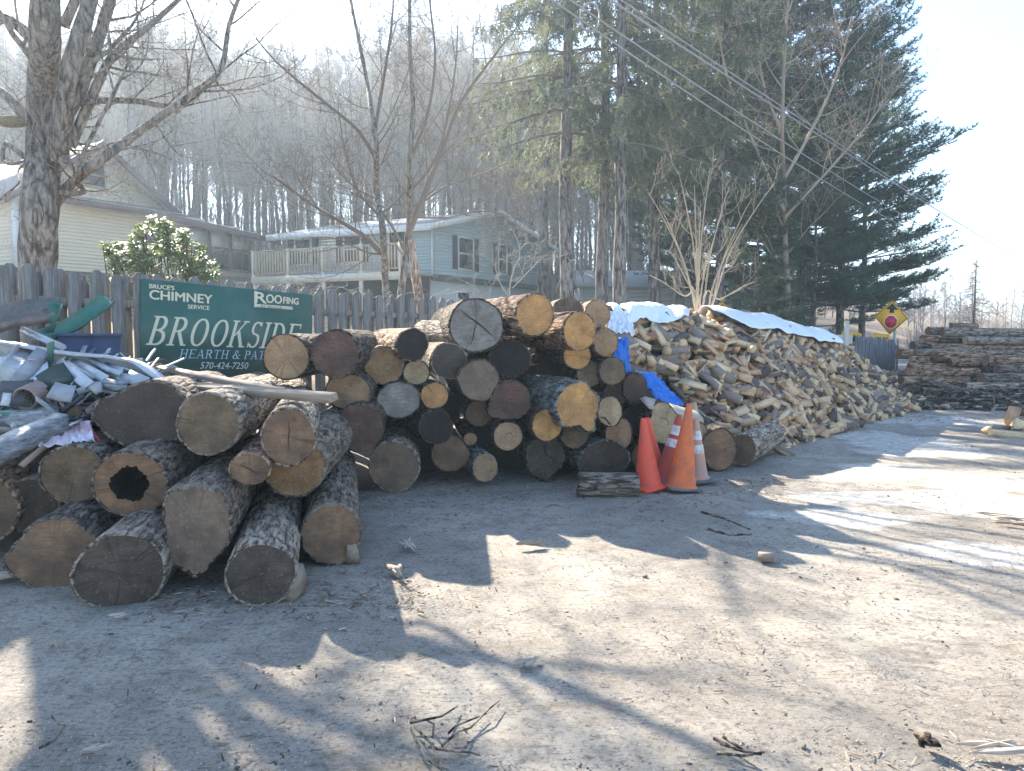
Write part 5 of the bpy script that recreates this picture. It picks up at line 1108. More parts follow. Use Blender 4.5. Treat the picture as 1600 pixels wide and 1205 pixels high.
for x in (0, GW): b = MB(); b.box(Bp + dB * x + nB * .035 + Vector((0, 0, (z0 + ze) / 2)), (.12, .03, ze - z0), Rb); b.build('corner_board', M['trim_white'], h2)
def Q(x, s, z): return Bp + dB * x + sB * s + Vector((0, 0, z))
o_ = .35; rk = (zp - ze) / (GW / 2)
slab(h2, [Q(-.5, -o_, ze - .5 * rk + .06), Q(GW / 2, -o_, zp + .06), Q(GW / 2, SLn + .5, zp + .06), Q(-.5, SLn + .5, ze - .5 * rk + .06)][::-1], .07, M['roof_grey'], 'roof')
slab(h2, [Q(GW / 2, -o_, zp + .06), Q(GW + .5, -o_, ze - .5 * rk + .06), Q(GW + .5, SLn + .5, ze - .5 * rk + .06), Q(GW / 2, SLn + .5, zp + .06)][::-1], .07, M['roof_grey'], 'roof')
for (xa, xb) in ((-.5, GW / 2), (GW / 2, GW + .5)):
    za, zb = fB(xa) if xa >= 0 else ze - .5 * rk, (fB(xb) if xb <= GW else ze - .5 * rk)
    b = MB(); b.hexa([Q(xa, -o_ - .03, za - .12), Q(xb, -o_ - .03, zb - .12), Q(xb, -o_, zb - .12), Q(xa, -o_, za - .12)], [Q(xa, -o_ - .03, za + .07), Q(xb, -o_ - .03, zb + .07), Q(xb, -o_, zb + .07), Q(xa, -o_, za + .07)]); b.build('barge_board', M['trim_white'], h2)
b = MB(); b.hexa([Q(-.53, -o_, ze - .28), Q(-.53, SLn + .5, ze - .28), Q(-.5, SLn + .5, ze - .28), Q(-.5, -o_, ze - .28)], [Q(-.53, -o_, ze - .04), Q(-.53, SLn + .5, ze - .04), Q(-.5, SLn + .5, ze - .04), Q(-.5, -o_, ze - .04)]); b.build('gutter', M['trim_white'], h2)
def shutters(P, d, x, z, w, h):
    n_ = Vector((d.y, -d.x, 0)); R = Matrix((d, -n_, Vector((0, 0, 1)))).transposed()
    for s in (-1, 1): b = MB(); b.box(P + d * (x + s * (w / 2 + .24)) + n_ * .05 + Vector((0, 0, z)), (.3, .03, h), R); b.build('shutter', M['shutter'], h2)
for x, w in ((2.1, .95), (4.75, .6)): window(h2, Bp, dB, x, z0 + 1.0, w, 1.15, fw=.06); shutters(Bp, dB, x, z0 + 1.0, w, 1.25)
window(h2, Bp, dB, 2.0, z0 - .95, .8, .9, fw=.05, o=-.02)
Pf = Bp + sB * SLn
for x in (.9, 3.3): window(h2, Pf, -sB, x, z0 + 1.15, .75, .95, fw=.06); shutters(Pf, -sB, x, z0 + 1.15, .75, 1.0)
window(h2, Pf, -sB, 5.4, z0 + 1.0, .8, 1.7, fw=.06, mid=0)
# deck in front of the blue house
dk0 = Bp - sB * .0 + nS * (-.1); fr = Vector((sB.y, -sB.x, 0)); fr = fr if fr.y < 0 else -fr; dw = 2.3; DL = 6.4
def D_(s, f, z): return Bp + sB * s + fr * f + Vector((0, 0, z))
zd = z0 + .02; b = MB(); b.hexa([D_(-.3, .05, zd - .04), D_(DL, .05, zd - .04), D_(DL, dw, zd - .04), D_(-.3, dw, zd - .04)], [D_(-.3, .05, zd), D_(DL, .05, zd), D_(DL, dw, zd), D_(-.3, dw, zd)]); b.build('deck_floor', M['deckwood'], h2)
b = MB(); b.hexa([D_(-.3, dw, zd - .26), D_(DL, dw, zd - .26), D_(DL, dw + .04, zd - .26), D_(-.3, dw + .04, zd - .26)], [D_(-.3, dw, zd + .01), D_(DL, dw, zd + .01), D_(DL, dw + .04, zd + .01), D_(-.3, dw + .04, zd + .01)]); b.build('deck_beam', M['board_pale'], h2)
b = MB(); Rd = Matrix((sB, -fr, Vector((0, 0, 1)))).transposed()
for zz_ in (.12, .93): b.box(D_(DL / 2 - .15, dw, zd + zz_), (DL + .3, .06, .07), Rd)
i = 0
while i * .13 < DL + .2: b.box(D_(-.25 + i * .13, dw + .03, zd + .52), (.045, .035, .86), Rd); i += 1
b.build('railing', M['deckwood'], h2)
for s in np.linspace(-.2, DL - .1, 5):
    p = D_(s, dw - .02, 0); hz = 1.2; b = MB(); b.box(Vector((p.x, p.y, (zd + 1.0 + hz) / 2)), (.11, .11, zd + 1.0 - hz), Rd); b.build('post', M['board_pale'], h2)
# pale buildings glimpsed behind the conifers
def small_house(label, x, y, w, dp, z1, zr, rz, mat, z0=0.0):
    h = thing('pale_house', (x, y, z0), label, 'house', 'pale houses behind the conifers', (0, 0, rz)); P0 = Vector((-w / 2, 0, 0)); X = Vector((1, 0, 0))
    lap_wall(h, P0, X, w, 0, lambda q: z1, mat, step=.18); b = MB(); b.box((0, dp / 2 + .06, z1 / 2), (w - .02, dp, z1 - .02)); b.build('body', mat, h)
    slab(h, [Vector((-w / 2 - .4, -.4, z1)), Vector((w / 2 + .4, -.4, z1)), Vector((w / 2 + .4, dp / 2, zr)), Vector((-w / 2 - .4, dp / 2, zr))], .1, M['roof_grey'], 'roof')
    slab(h, [Vector((-w / 2 - .4, dp / 2, zr)), Vector((w / 2 + .4, dp / 2, zr)), Vector((w / 2 + .4, dp + .4, z1)), Vector((-w / 2 - .4, dp + .4, z1))], .1, M['roof_grey'], 'roof')
    for q in (-.3, .12, .34): window(h, P0 + X * w / 2, X, q * w, z1 * .55, .8, 1.0, fw=.06)
small_house('white garage-like building glimpsed low between the spruce trunks above the log pile', 6.6, 37, 6.5, 6, 3.6, 4.6, .1, M['siding_white'], .2)
small_house('pale grey house glimpsed low through the branches behind the right end of the tarped heap', 13.6, 46, 8, 7, 3.4, 5.0, -.15, M['siding_white'])
for r_, p_ in ((h1, A + Vector((0, 0, ZB))), (h2, Bp + Vector((0, 0, z0 - .8)))):
    r_.location = p_
    for o in list(COL.objects):
        if o.parent == r_: o.matrix_parent_inverse = Matrix.Translation(-p_)

# ------------------------------------------------------------------ bare trees
def perp(d, rg):
    a = Vector((rg.gauss(0, 1), rg.gauss(0, 1), rg.gauss(0, 1))); a = a - d * a.dot(d); return a.normalized()
def grow(b, p, d, L, r, lvl, maxl, rg, nch, spread=.75, up=.12, wig=.14, rat=.55, sides=(8, 5, 4, 3, 3), segs=(9, 7, 5, 3, 2), start=.3, rend=.25, rf=0):
    ns = segs[min(lvl, 4)]; pts = [p.copy()]; rads = [r]; q = p.copy(); dd = d.normalized()
    for i in range(ns):
        dd = (dd + perp(dd, rg) * wig * rg.random() + Vector((0, 0, up))).normalized(); q = q + dd * (L / ns); pts.append(q.copy()); rads.append(r * (1 - (1 - rend) * (i + 1) / ns))
    if rf: rads = [max(x, rf) for x in rads]
    b.tube(pts, rads, sides[min(lvl, 4)], cap=False)
    if lvl >= maxl: return pts
    n = nch[lvl]
    for c in range(n):
        t = start + (1 - start) * (c + rg.random()) / n; f = t * ns; i = min(ns - 1, int(f)); u = f - i
        pp = pts[i].lerp(pts[i + 1], u); td = (pts[i + 1] - pts[i]).normalized(); rr = rads[i] * (1 - u) + rads[i + 1] * u
        cd = (td * (1 - spread * rg.uniform(.6, 1)) + perp(td, rg) * spread).normalized()
        grow(b, pp, cd, L * rat * rg.uniform(.6, 1.1) * (1.15 - .5 * t), min(rr * .62, r * .5), lvl + 1, maxl, rg, nch, spread, up, wig, rat, sides, segs, .2, rend, rf)
    return pts
def wood_tree(seed, h, r, crown_start, limbs, nch, upright):
    rg = random.Random(seed); tb = MB(); pts = []; rads = []; p = Vector((0, 0, -.5)); d = Vector((rg.gauss(0, .02), rg.gauss(0, .02), 1))
    ns = 14
    for i in range(ns + 1):
        pts.append(p.copy()); rads.append(r * (1 - .85 * i / ns) * (1.25 if i == 0 else 1)); d = (d + Vector((rg.gauss(0, .035), rg.gauss(0, .035), .05))).normalized(); p = p + d * h / ns
    tb.tube(pts, rads, 8, cap=False, rough=.1); cb = MB()
    for c in range(limbs):
        t = crown_start + (1 - crown_start) * (c + rg.random()) / limbs; f = t * ns; i = min(ns - 1, int(f)); pp = pts[i].lerp(pts[i + 1], f - i)
        a = rg.uniform(0, 6.283); dd = Vector((math.cos(a), math.sin(a), upright * rg.uniform(.6, 1.3))).normalized()
        grow(cb, pp, dd, h * .30 * (1.25 - t) * rg.uniform(.7, 1.2), max(.02, rads[i] * .42), 1, 4, rg, nch, .7, .10, .18, .6, start=.15, rend=.35, rf=.011)
    return tb, cb
protos = []
for i, (h, r, cs, lm, up) in enumerate([(17, .17, .35, 20, 1.0), (20, .2, .4, 22, 1.3), (14, .12, .25, 20, .8), (18, .14, .45, 18, 1.6), (22, .22, .5, 20, 1.0), (12, .09, .2, 22, 1.2)]):
    tb, cb = wood_tree(40 + i, h, r, cs, lm, (0, 6, 5, 3), up)
    root = thing('bare_tree', (0, 0, 0), 'leafless grey-brown tree of the hillside wood behind the houses', 'tree', 'leafless trees of the hillside wood')
    k1 = tb.build('trunk', M['bark_woods'], root, smooth=True); k2 = cb.build('crown', M['twig'], root, smooth=True); protos.append((root, [k1, k2]))
rg = random.Random(77); spots = []; tries = 0
while len(spots) < 292 and tries < 20000:
    tries += 1; Y = rg.uniform(33, 100) if rg.random() < .75 else rg.uniform(33, 60); px = rg.uniform(-200, 1010); x = (px - 800) / 1200 * Y
    s = (Y - 9) * .62 - (x + 4.4) * .785
    if s < 9 or any((x - a) ** 2 + (Y - b_) ** 2 < 3.2 for a, b_ in spots): continue
    if Y < 42 and px < 450 and x < -8 and Y < 40: continue
    if -12 < x < 3.5 and Y < 40: continue
    if px > 870 and Y < 44: continue
    # the sun reaches the yard through thin tops: keep the wood a little lower in its direction
    spots.append((x, Y))
used = [False] * len(protos)
for i, (x, Y) in enumerate(spots):
    k = rg.randrange(6); root, kids = protos[k]; sc_ = rg.uniform(.72, 1.05); px = 800 + 1200 * x / Y
    z = hill(x, Y); H_ = (17, 20, 14, 18, 22, 12)[k]
    ty = np.interp(px, [-200, 150, 260, 400, 470, 530, 600, 700, 760, 1010], [60, 45, 45, 75, 95, 70, 30, 30, 60, 150]) + rg.uniform(-30, 50)
    sc_ = max(.4, min(1.25, (CAMZ + (520 - ty) / 1200 * Y - z) / (H_ * 1.06))); rz = rg.uniform(0, 6.28)
    if not used[k]: used[k] = True; root.location = (x, Y, z); root.rotation_euler = (0, 0, rz); root.scale = (sc_,) * 3
    else: copy_tree(root, kids, (x, Y, z), rz, sc_)
# the far wood on the crest reads as one mass
b = MB(); rg = random.Random(99)
for _ in range(130):
    Y = rg.uniform(95, 150); px = rg.uniform(-150, 1000); x = (px - 800) / 1200 * Y; z = hill(x, Y) - .3; top = CAMZ + (520 - (np.interp(px, [-150, 260, 400, 470, 530, 700, 760, 1000], [70, 70, 100, 120, 100, 60, 90, 170]) + rg.uniform(0, 90))) / 1200 * Y; h = max(6, top - z)
    d = Vector((rg.gauss(0, .03), rg.gauss(0, .03), 1)); P = [Vector((x, Y, z)) + d * h * t for t in (0, .35, .7, 1)]; b.tube(P, [.2, .15, .09, .03], 5, cap=False)
    for k in range(34):
        t = rg.uniform(.3, 1); o = P[0] + d * h * t; a = rg.uniform(0, 6.28); L = h * .22 * (1.3 - t) * rg.uniform(.5, 1.2); v = Vector((math.cos(a), math.sin(a), rg.uniform(.6, 1.6))).normalized(); e = o + v * L; b.tube([o, e], [.05, .025], 3, cap=False)
        for j in range(6): u = rg.uniform(.3, 1); w_ = (v + perp(v, rg) * .7).normalized(); q = o.lerp(e, u); b.tube([q, q + w_ * L * rg.uniform(.3, .7)], [.028, .02], 3, cap=False)
for _ in range(110):
    Y = rg.uniform(85, 140); px = rg.uniform(1000, 1720); x = (px - 800) / 1200 * Y; z = hill(x, Y) - .3; h = max(3, CAMZ + (520 - rg.uniform(435, 490)) / 1200 * Y - z); P = [Vector((x, Y, z)) + Vector((rg.gauss(0, .04) * t, 0, t)) * h for t in (0, .5, 1)]; b.tube(P, [.1, .08, .03], 4, cap=False)
    for k in range(26):
        t = rg.uniform(.15, 1); o = P[0] + (P[2] - P[0]) * t; a = rg.uniform(0, 6.28); L = h * .4 * (1.25 - t) * rg.uniform(.4, 1.1); v = Vector((math.cos(a), math.sin(a), rg.uniform(.4, 1.4))).normalized(); e = o + v * L; b.tube([o, e], [.04, .02], 3, cap=False)
        for j in range(4): u = rg.uniform(.3, 1); q = o.lerp(e, u); b.tube([q, q + (v + perp(v, rg) * .7).normalized() * L * .45], [.022, .015], 3, cap=False)
tag(b.build('far_wood', M['twig'], smooth=True), kind='stuff')
# brush and saplings under the wood: nobody could count them
b = MB(); rg = random.Random(5)
for _ in range(3800):
    Y = rg.uniform(31, 75); px = rg.uniform(-150, 1050); x = (px - 800) / 1200 * Y; s = (Y - 9) * .62 - (x + 4.4) * .785
    if s < 10 or (-17.5 < x < 3.0 and Y < 41) : continue
    p = Vector((x, Y, hill(x, Y) - .1)); h = rg.uniform(1.2, 6.5); d = Vector((rg.gauss(0, .18), rg.gauss(0, .18), 1)); q = p + d * h * .5; e = q + (d + Vector((rg.gauss(0, .25), rg.gauss(0, .25), 0))) * h * .5
    r = .008 + h * .004; b.tube([p, q, e], [r, r * .7, r * .3], 3, cap=False)
    for k in range(5):
        t = rg.uniform(.25, 1); o = p.lerp(q, t) if rg.random() < .5 else q.lerp(e, t); a = rg.uniform(0, 6.28); l = h * rg.uniform(.12, .3)
        b.tube([o, o + Vector((math.cos(a) * .7, math.sin(a) * .7, rg.uniform(.2, 1))) * l], [r * .5, r * .2], 3, cap=False)
tag(b.build('brush', M['twig'], smooth=True), kind='stuff')

def pixel_tree(name, label, Y, stems, seed, mat, nch, twigL=1.2, lvl0=1, spread=.7, dY=0.0, group=None, depth=.0, up=.1, wig=.2, crown_name='crown', kidsr=.35, tn=14, start=.25, cat='tree', rough=.12, maxl=4, trunk_stems=1, crown_mat=None, rmin=.012, rfk=.00022):
    """stems: list of (pixel polyline, r_start px, r_end px, n children); first ones are the trunk"""
    rg = random.Random(seed); base = at(*stems[0][0][0], Y); base.z = hill(base.x, base.y)
    root = thing(name, base, label, cat, group); tb = MB(); cb = MB(); k = Y / FPX
    for si, (pl, r0, r1, nc) in enumerate(stems):
        raw = [at(px, py, Y + (rg.uniform(-depth, depth) * min(1, i / 2) if si >= 0 else 0)) - base for i, (px, py) in enumerate(pl)]
        if si < trunk_stems and si == 0: raw = [Vector((raw[0].x, 0, -.3))] + raw
        P = smooth_pts(raw, 5); n = len(P); R_ = [(r0 + (r1 - r0) * i / (n - 1)) * k for i in range(n)]
        if si == 0 and trunk_stems: R_[0] *= 1.25
        (tb if si < trunk_stems else cb).tube(P, R_, tn if r0 > 4 else 6, cap=False, rough=rough)
        for c in range(nc):
            t = start + (1 - start) * (c + rg.random()) / nc; i = min(n - 2, int(t * (n - 1))); td = (P[i + 1] - P[i]).normalized()
            cd = (td * .55 + perp(td, rg) * spread).normalized()
            grow(cb, P[i], cd, twigL * rg.uniform(.5, 1.2), max(rmin, R_[i] * kidsr * rg.uniform(.5, 1)), lvl0, maxl, rg, nch, spread, up, wig, .6, start=.15, rf=Y * rfk)
    tb.build('trunk', mat, root, smooth=True); cb.build(crown_name, crown_mat or mat, root, smooth=True); return root
# big old tree at the left
pixel_tree('old_tree', 'big old bare tree with a thick forked trunk behind the fence at far left', 10.8, [
    ([(58, 560), (60, 420), (62, 330), (66, 240), (68, 150), (70, 60), (72, -40), (76, -140)], 31, 17, 5), ([(88, 250), (98, 180), (112, 100), (135, 20), (160, -70)], 17, 9, 5),
    ([(84, 205), (120, 150), (150, 70), (180, -20), (205, -90)], 12, 6, 6), ([(78, 330), (108, 290), (150, 255), (205, 215), (262, 175), (310, 140), (345, 108), (358, 40), (380, -20)], 9, 2.5, 10),
    ([(95, 165), (150, 158), (210, 158), (262, 166), (292, 160), (325, 132), (338, 120)], 5.5, 2, 8), ([(110, 230), (160, 115), (185, 80), (240, 35), (300, -20)], 8, 3, 8),
    ([(50, 200), (20, 160), (-20, 130), (-80, 110)], 8, 5, 4), ([(80, 300), (130, 300), (118, 270), (160, 180), (200, 100)], 5, 1.5, 8), ([(50, 60), (10, 30), (-50, 20)], 9, 6, 4),
    ([(45, 250), (10, 225), (5, 250), (20, 256), (40, 250)], 4, 2.5, 1), ([(44, 250), (28, 268), (30, 285), (18, 296)], 2, .8, 3), ([(100, 40), (130, -30), (150, -100)], 8, 5, 4)],
    3, M['bark_tree'], (0, 6, 5, 4), 1.7, depth=.5, up=.06, wig=.26, group=None, maxl=4, rmin=.014, rfk=.00016)
b = MB(); c0 = at(18, 190, 10.7)
for i in range(9):
    for j in range(14):
        th = math.pi * 2 * j / 14; x = (i / 8 - .5) * .42; r = .10 * math.sin(math.pi * (i + .6) / 9.2) ** .5 * (1 + .3 * N3(Vector((x * 20, th, 2)))); b.v.append(c0 + Vector((x, r * math.cos(th), r * math.sin(th) * .8)))
b.f = [(i * 14 + j, i * 14 + (j + 1) % 14, (i + 1) * 14 + (j + 1) % 14, (i + 1) * 14 + j) for i in range(8) for j in range(14)] + [tuple(range(14))[::-1], tuple(range(112, 126))]; b.m = [0] * len(b.f)
mo = b.build('broken_stub', plain('mossy_stub', (.24, .19, .10), .95, .6, sc=22, bump=.05), smooth=True)
ot = [o for o in COL.objects if o.name == 'old_tree'][0]; mo.parent = ot; mo.matrix_parent_inverse = Matrix.Translation(-ot.location)
# two slim trees in the middle
pixel_tree('slim_tree', 'slim bare tree before the blue house, left one of the two slim trees', 13.6, [
    ([(606, 510), (602, 440), (598, 360), (588, 300), (588, 230), (580, 170), (572, 120), (560, 60), (548, 0), (540, -60)], 6.5, 1.6, 14), ([(600, 400), (570, 370), (530, 345), (480, 315), (440, 285), (415, 270)], 4, 1.2, 10),
    ([(588, 250), (560, 205), (520, 170), (470, 130), (430, 95), (400, 60)], 3, 1, 8), ([(586, 200), (600, 120), (612, 40), (616, -30)], 3, 1, 7), ([(596, 340), (560, 300), (540, 240), (530, 180)], 2, .8, 7), ([(600, 395), (575, 395), (520, 372), (470, 372)], 1.8, .8, 6)],
    8, M['bark_tree'], (0, 6, 5, 2), 1.4, depth=.5, up=.1, wig=.16, maxl=4, group=None, rmin=.009, rfk=.00016, crown_mat=M['bark_woods'])
pixel_tree('slim_tree', 'slim dark bare tree forking low, right one of the two before the blue house', 13.8, [
    ([(622, 515), (632, 420), (640, 340), (640, 260), (645, 170), (641, 90), (640, 0), (638, -80)], 7, 1.6, 12), ([(636, 370), (665, 300), (690, 235), (720, 160), (770, 90), (810, 40)], 5, 1, 12), ([(632, 390), (610, 350), (585, 320), (548, 300)], 2.5, 1, 6),
    ([(641, 250), (668, 180), (680, 90), (672, 0), (678, -60)], 3, 1, 8), ([(655, 320), (700, 290), (760, 270), (800, 250)], 2, .7, 7), ([(640, 300), (680, 250), (700, 180), (712, 100), (716, 20)], 2.5, .8, 8), ([(650, 340), (700, 340), (760, 330), (830, 350)], 1.6, .6, 7)],
    12, M['bark_tree'], (0, 6, 5, 2), 1.4, depth=.5, up=.1, wig=.16, maxl=4, rmin=.009, rfk=.00016, crown_mat=M['bark_woods'])
# bleached crooked bush in front of the gable
pixel_tree('bare_bush', 'bleached crooked bare bush rising in front of the blue gable wall', 14.5, [
    ([(800, 500), (796, 455), (803, 420), (812, 400), (806, 370), (792, 350)], 1.8, .7, 8), ([(798, 470), (780, 440), (770, 410), (745, 395)], 1.2, .5, 6), ([(801, 450), (830, 420), (850, 400)], 1.2, .5, 7), ([(760, 500), (755, 470), (730, 440)], 1.2, .5, 6), ([(806, 395), (825, 380), (845, 385)], .9, .4, 5)],
    5, M['twig_grey'], (0, 4, 3, 2), .5, depth=.2, up=.05, wig=.3, cat='bush', maxl=3, rmin=.006, trunk_stems=1)
# leaning broken trunk
b = MB(); pts = smooth_pts([at(664, 540, 13.2), at(657, 480, 13.2), at(648, 420, 13.2), at(643, 375, 13.2)]); b.tube(pts, [.10 - .045 * i / (len(pts) - 1) for i in range(len(pts))], 12, rough=.35)
tag(b.build('broken_trunk', bark('bark_orange', (.22, .14, .1), (.46, .32, .23), (.62, .47, .36), 'Z'), smooth=True), 'pale orange-brown broken trunk leaning beside the slim dark forked tree', 'tree trunk')
# pale multi-stem shrub behind the firewood heap
st = []
rg = random.Random(4)
for (ex, ey, n_) in ((1012, 300, 7), (1035, 330, 6), (1060, 268, 7), (1085, 290, 6), (1110, 262, 7), (1140, 290, 6), (1175, 310, 7), (1212, 285, 8), (1160, 350, 5), (1045, 390, 5), (1015, 430, 5), (1180, 440, 5), (1130, 330, 6), (1095, 330, 5)):
    bx = 1098 + rg.uniform(-12, 12); mx = bx + (ex - bx) * .35; my = 495 + (ey - 495) * .5
    st.append(([(bx, 500), (bx + (mx - bx) * .4, 455), (mx, my), (ex + (mx - ex) * .4, ey + (my - ey) * .35), (ex, ey)], 1.7, .5, max(2, n_ // 2)))
pixel_tree('bare_shrub', 'pale tan many-stemmed bare shrub fanning out behind the tarped firewood heap', 15.2, st, 31, M['twig_pale'], (0, 4, 3, 2), .75, depth=.35, up=.16, wig=.10, cat='shrub', maxl=3, rmin=.007, tn=6, spread=.55)
# bare vine-like tree in front of the pines
pixel_tree('bare_tree', 'tall bare twiggy tree with tangled brownish branches standing before the big pines at the right', 24, [
    ([(1232, 490), (1228, 400), (1225, 300), (1222, 200), (1225, 100), (1230, 20), (1235, -60)], 5, 1.6, 16), ([(1226, 330), (1180, 230), (1140, 130), (1120, 40)], 3, 1, 10), ([(1225, 280), (1270, 200), (1310, 110), (1330, 30)], 3, 1, 12), ([(1222, 210), (1190, 120), (1180, 20)], 2.5, .9, 9), ([(1226, 340), (1300, 260), (1360, 190), (1390, 140)], 2.4, .8, 12)],
    61, M['twig'], (0, 5, 4, 2), 2.3, depth=1.0, up=.06, wig=.3, rmin=.018, cat='tree')

# ------------------------------------------------------------------ conifers
def needlemat(name, a, c):
    m = MT(name, .75, .25); m.col(m.mix(a, c, m.attr('rnd'))); m.b.inputs['Subsurface Weight'].default_value = 0
    tr = m.n('ShaderNodeBsdfTranslucent'); tr.inputs[0].default_value = (*c, 1); mx = m.n('ShaderNodeMixShader'); mx.inputs[0].default_value = .3
    m.l(m.b.outputs[0], mx.inputs[1]); m.l(tr.outputs[0], mx.inputs[2]); m.l(mx.outputs[0], m.t.nodes['Material Output'].inputs[0]); return m.m
M['spruce'] = needlemat('spruce_needles', (.045, .065, .04), (.20, .21, .13)); M['pine'] = needlemat('pine_needles', (.05, .09, .065), (.17, .23, .15))
def tri(b, p, d, w, l, q): b.v += [p - w * .5, p + w * .5, p + d * l]; k = len(b.v); b.f.append((k - 3, k - 2, k - 1)); b.m.append(0); b.a += [q] * 3
def spray(b, p, d, l, w, q, rg, n):
    """herringbone twig: n slim needle blades either side of the axis"""
    d = d.normalized(); s = d.cross(Vector((rg.gauss(0, 1), rg.gauss(0, 1), rg.gauss(0, .5)))).normalized()
    for i in range(n):
        t = (i + rg.random()) / n; pp = p + d * l * t; sd_ = s if i & 1 else -s; dd = (d * .75 + sd_ * rg.uniform(.4, .9)).normalized()
        tri(b, pp, dd, d * w * 1.1, w * rg.uniform(1.6, 3.0) * (1.15 - .6 * t), min(1, max(0, q + rg.gauss(0, .12))))
def conifer(kind, seed, h, R, z_lo, n_whorl, n_br):
    rg = random.Random(seed); tb = MB(); bb = MB(); nb = MB(); pts = [Vector((0, 0, -.3))]; 
    for i in range(1, 13): pts.append(Vector((rg.gauss(0, .04), rg.gauss(0, .04), h * i / 12)))
    r0 = .0115 * h; tb.tube(pts, [r0 * (1.15 if i == 0 else 1 - .9 * i / 12) for i in range(13)], 12, cap=False, rough=.08)
    for w in range(n_whorl):
        t = (w + rg.random() * .6) / n_whorl; z = z_lo + (h - z_lo) * t
        if kind == 'spruce': Lw = R * (1 - t) ** .75 * (.75 + .25 * min(1, t * 6)) + .25
        else: Lw = R * (1 - t ** 1.7) ** .9 * (.7 + .3 * min(1, t * 4)) + .3
        for k in range(n_br):
            a = rg.uniform(0, 6.283); L = Lw * (rg.uniform(.45, 1.2) if kind == 'spruce' else rg.uniform(.65, 1.06))
            if L < .2: continue
            sl0 = {'spruce': -.12 + .5 * t, 'pine': .12 + .5 * t}[kind]; n = 7; p = Vector((0, 0, z)); br = [p.copy()]
            for i in range(n):
                u = i / n; e = sl0 + ({'spruce': -.42 * math.sin(u * 2.4) + .35 * u * u, 'pine': .30 * u * u - .1}[kind]); a += rg.gauss(0, .05)
                p = p + Vector((math.cos(a), math.sin(a), e)).normalized() * (L / n); br.append(p.copy())
            rb = .012 + L * .009; bb.tube(br, [rb * (1 - .8 * i / n) for i in range(n + 1)], 4, cap=False)
            if kind == 'spruce':
                cnt = max(4, int(L * 8.5)); bq = rg.uniform(-.25, .3)
                for c in range(cnt):
                    u = .15 + .85 * (c + rg.random()) / cnt; f = u * n; i = min(n - 1, int(f)); pp = br[i].lerp(br[i + 1], f - i); td = (br[i + 1] - br[i]).normalized(); sd_ = td.cross(Vector((0, 0, 1))).normalized() * rg.choice((-1, 1))
                    l = rg.uniform(.25, .75) * (1.15 - .5 * u) * (.5 + .5 * min(1, L / 2)); dd = (td * .35 + sd_ * rg.uniform(.2, .8) + Vector((0, 0, -rg.uniform(.35, 1.3)))).normalized()
                    q = rg.uniform(.2, .6) + bq; spray(nb, pp, dd, l, .065, q, rg, 8); mp_ = pp + dd * l * .5; spray(nb, mp_, (dd * .4 + Vector((rg.gauss(0, .25), rg.gauss(0, .25), -1))).normalized(), l * .8, .055, q, rg, 5)
            else:
                cnt = max(5, int(L * 8))
                for c in range(cnt):
                    u = .3 + .7 * (c + rg.random()) / cnt; f = u * n; i = min(n - 1, int(f)); pp = br[i].lerp(br[i + 1], f - i); td = (br[i + 1] - br[i]).normalized(); sd_ = td.cross(Vector((0, 0, 1))).normalized() * rg.choice((-1, 1))
                    l = rg.uniform(.35, .95) * (1.15 - .35 * u); dd = (td * .8 + sd_ * rg.uniform(.3, .9) + Vector((0, 0, rg.uniform(-.12, .6)))).normalized(); e = pp + dd * l
                    bb.tube([pp, e], [.009, .004], 3, cap=False); q = rg.uniform(.05, .8)
                    for m_ in range(max(2, int(l * 6))):
                        pm_ = pp.lerp(e, .35 + .65 * (m_ + 1) / max(2, int(l * 6)))
                        for g_ in range(8):
                            nd = (dd * .6 + Vector((rg.gauss(0, .6), rg.gauss(0, .6), rg.gauss(.15, .45)))).normalized(); tri(nb, pm_, nd, perp(nd, rg) * .034, rg.uniform(.14, .26), min(1, max(0, q + rg.gauss(0, .1))))
    return tb, bb, nb
def conifer_thing(kind, seed, h, R, zl, nw, nb_, label, group):
    tb, bb, nb = conifer(kind, seed, h, R, zl, nw, nb_)
    root = thing({'spruce': 'spruce_tree', 'pine': 'pine_tree'}[kind], (0, 0, 0), label, 'tree', group)
    ks = [tb.build('trunk', M['bark_conifer'], root, smooth=True), bb.build('branches', M['bark_woods'], root, smooth=True), nb.build('needles', M[kind], root)]
    return root, ks
SG, PG = 'spruces with drooping twigs', 'pines at the right'
SP = [conifer_thing('spruce', 1, 19, 3.2, 6.6, 25, 5, '', SG), conifer_thing('spruce', 2, 17, 2.8, 5.6, 23, 5, '', SG)]
PI = [conifer_thing('pine', 3, 18.5, 5.2, 2.6, 25, 6, '', PG), conifer_thing('pine', 4, 15, 4.2, 2.4, 22, 6, '', PG)]
def put(pl, i, px, Y, sc_, rz, label, state={}):
    root, ks = pl[i]; x = (px - 800) / 1200 * Y; key = (id(root))
    if key not in state: state[key] = 1; root.location = (x, Y, hill(x, Y)); root.rotation_euler = (0, 0, rz); root.scale = (sc_,) * 3; root['label'] = label
    else: copy_tree(root, ks, (x, Y, hill(x, Y)), rz, sc_, label)
put(SP, 0, 884, 21, 1.0, .3, 'tall spruce with a clean straight grey trunk, nearest the blue gable'); put(SP, 1, 940, 23, 1.1, 2.0, 'tall spruce second to the right from the blue gable'); put(SP, 0, 968, 20.5, .98, 4.1, 'tall spruce with a slightly leaning trunk, third to the right from the blue gable')
put(SP, 1, 1020, 25, 1.15, 5.2, 'dark spruce behind the left stems of the pale tan shrub'); put(SP, 0, 1060, 28, 1.05, 1.1, 'dark spruce directly behind the pale tan shrub'); put(SP, 1, 850, 30, 1.1, 3.3, 'spruce farther back, its crown left of the clean straight trunk')
put(SP, 1, 1120, 24, .95, .8, 'spruce with low hanging boughs right behind the pale tan shrub')
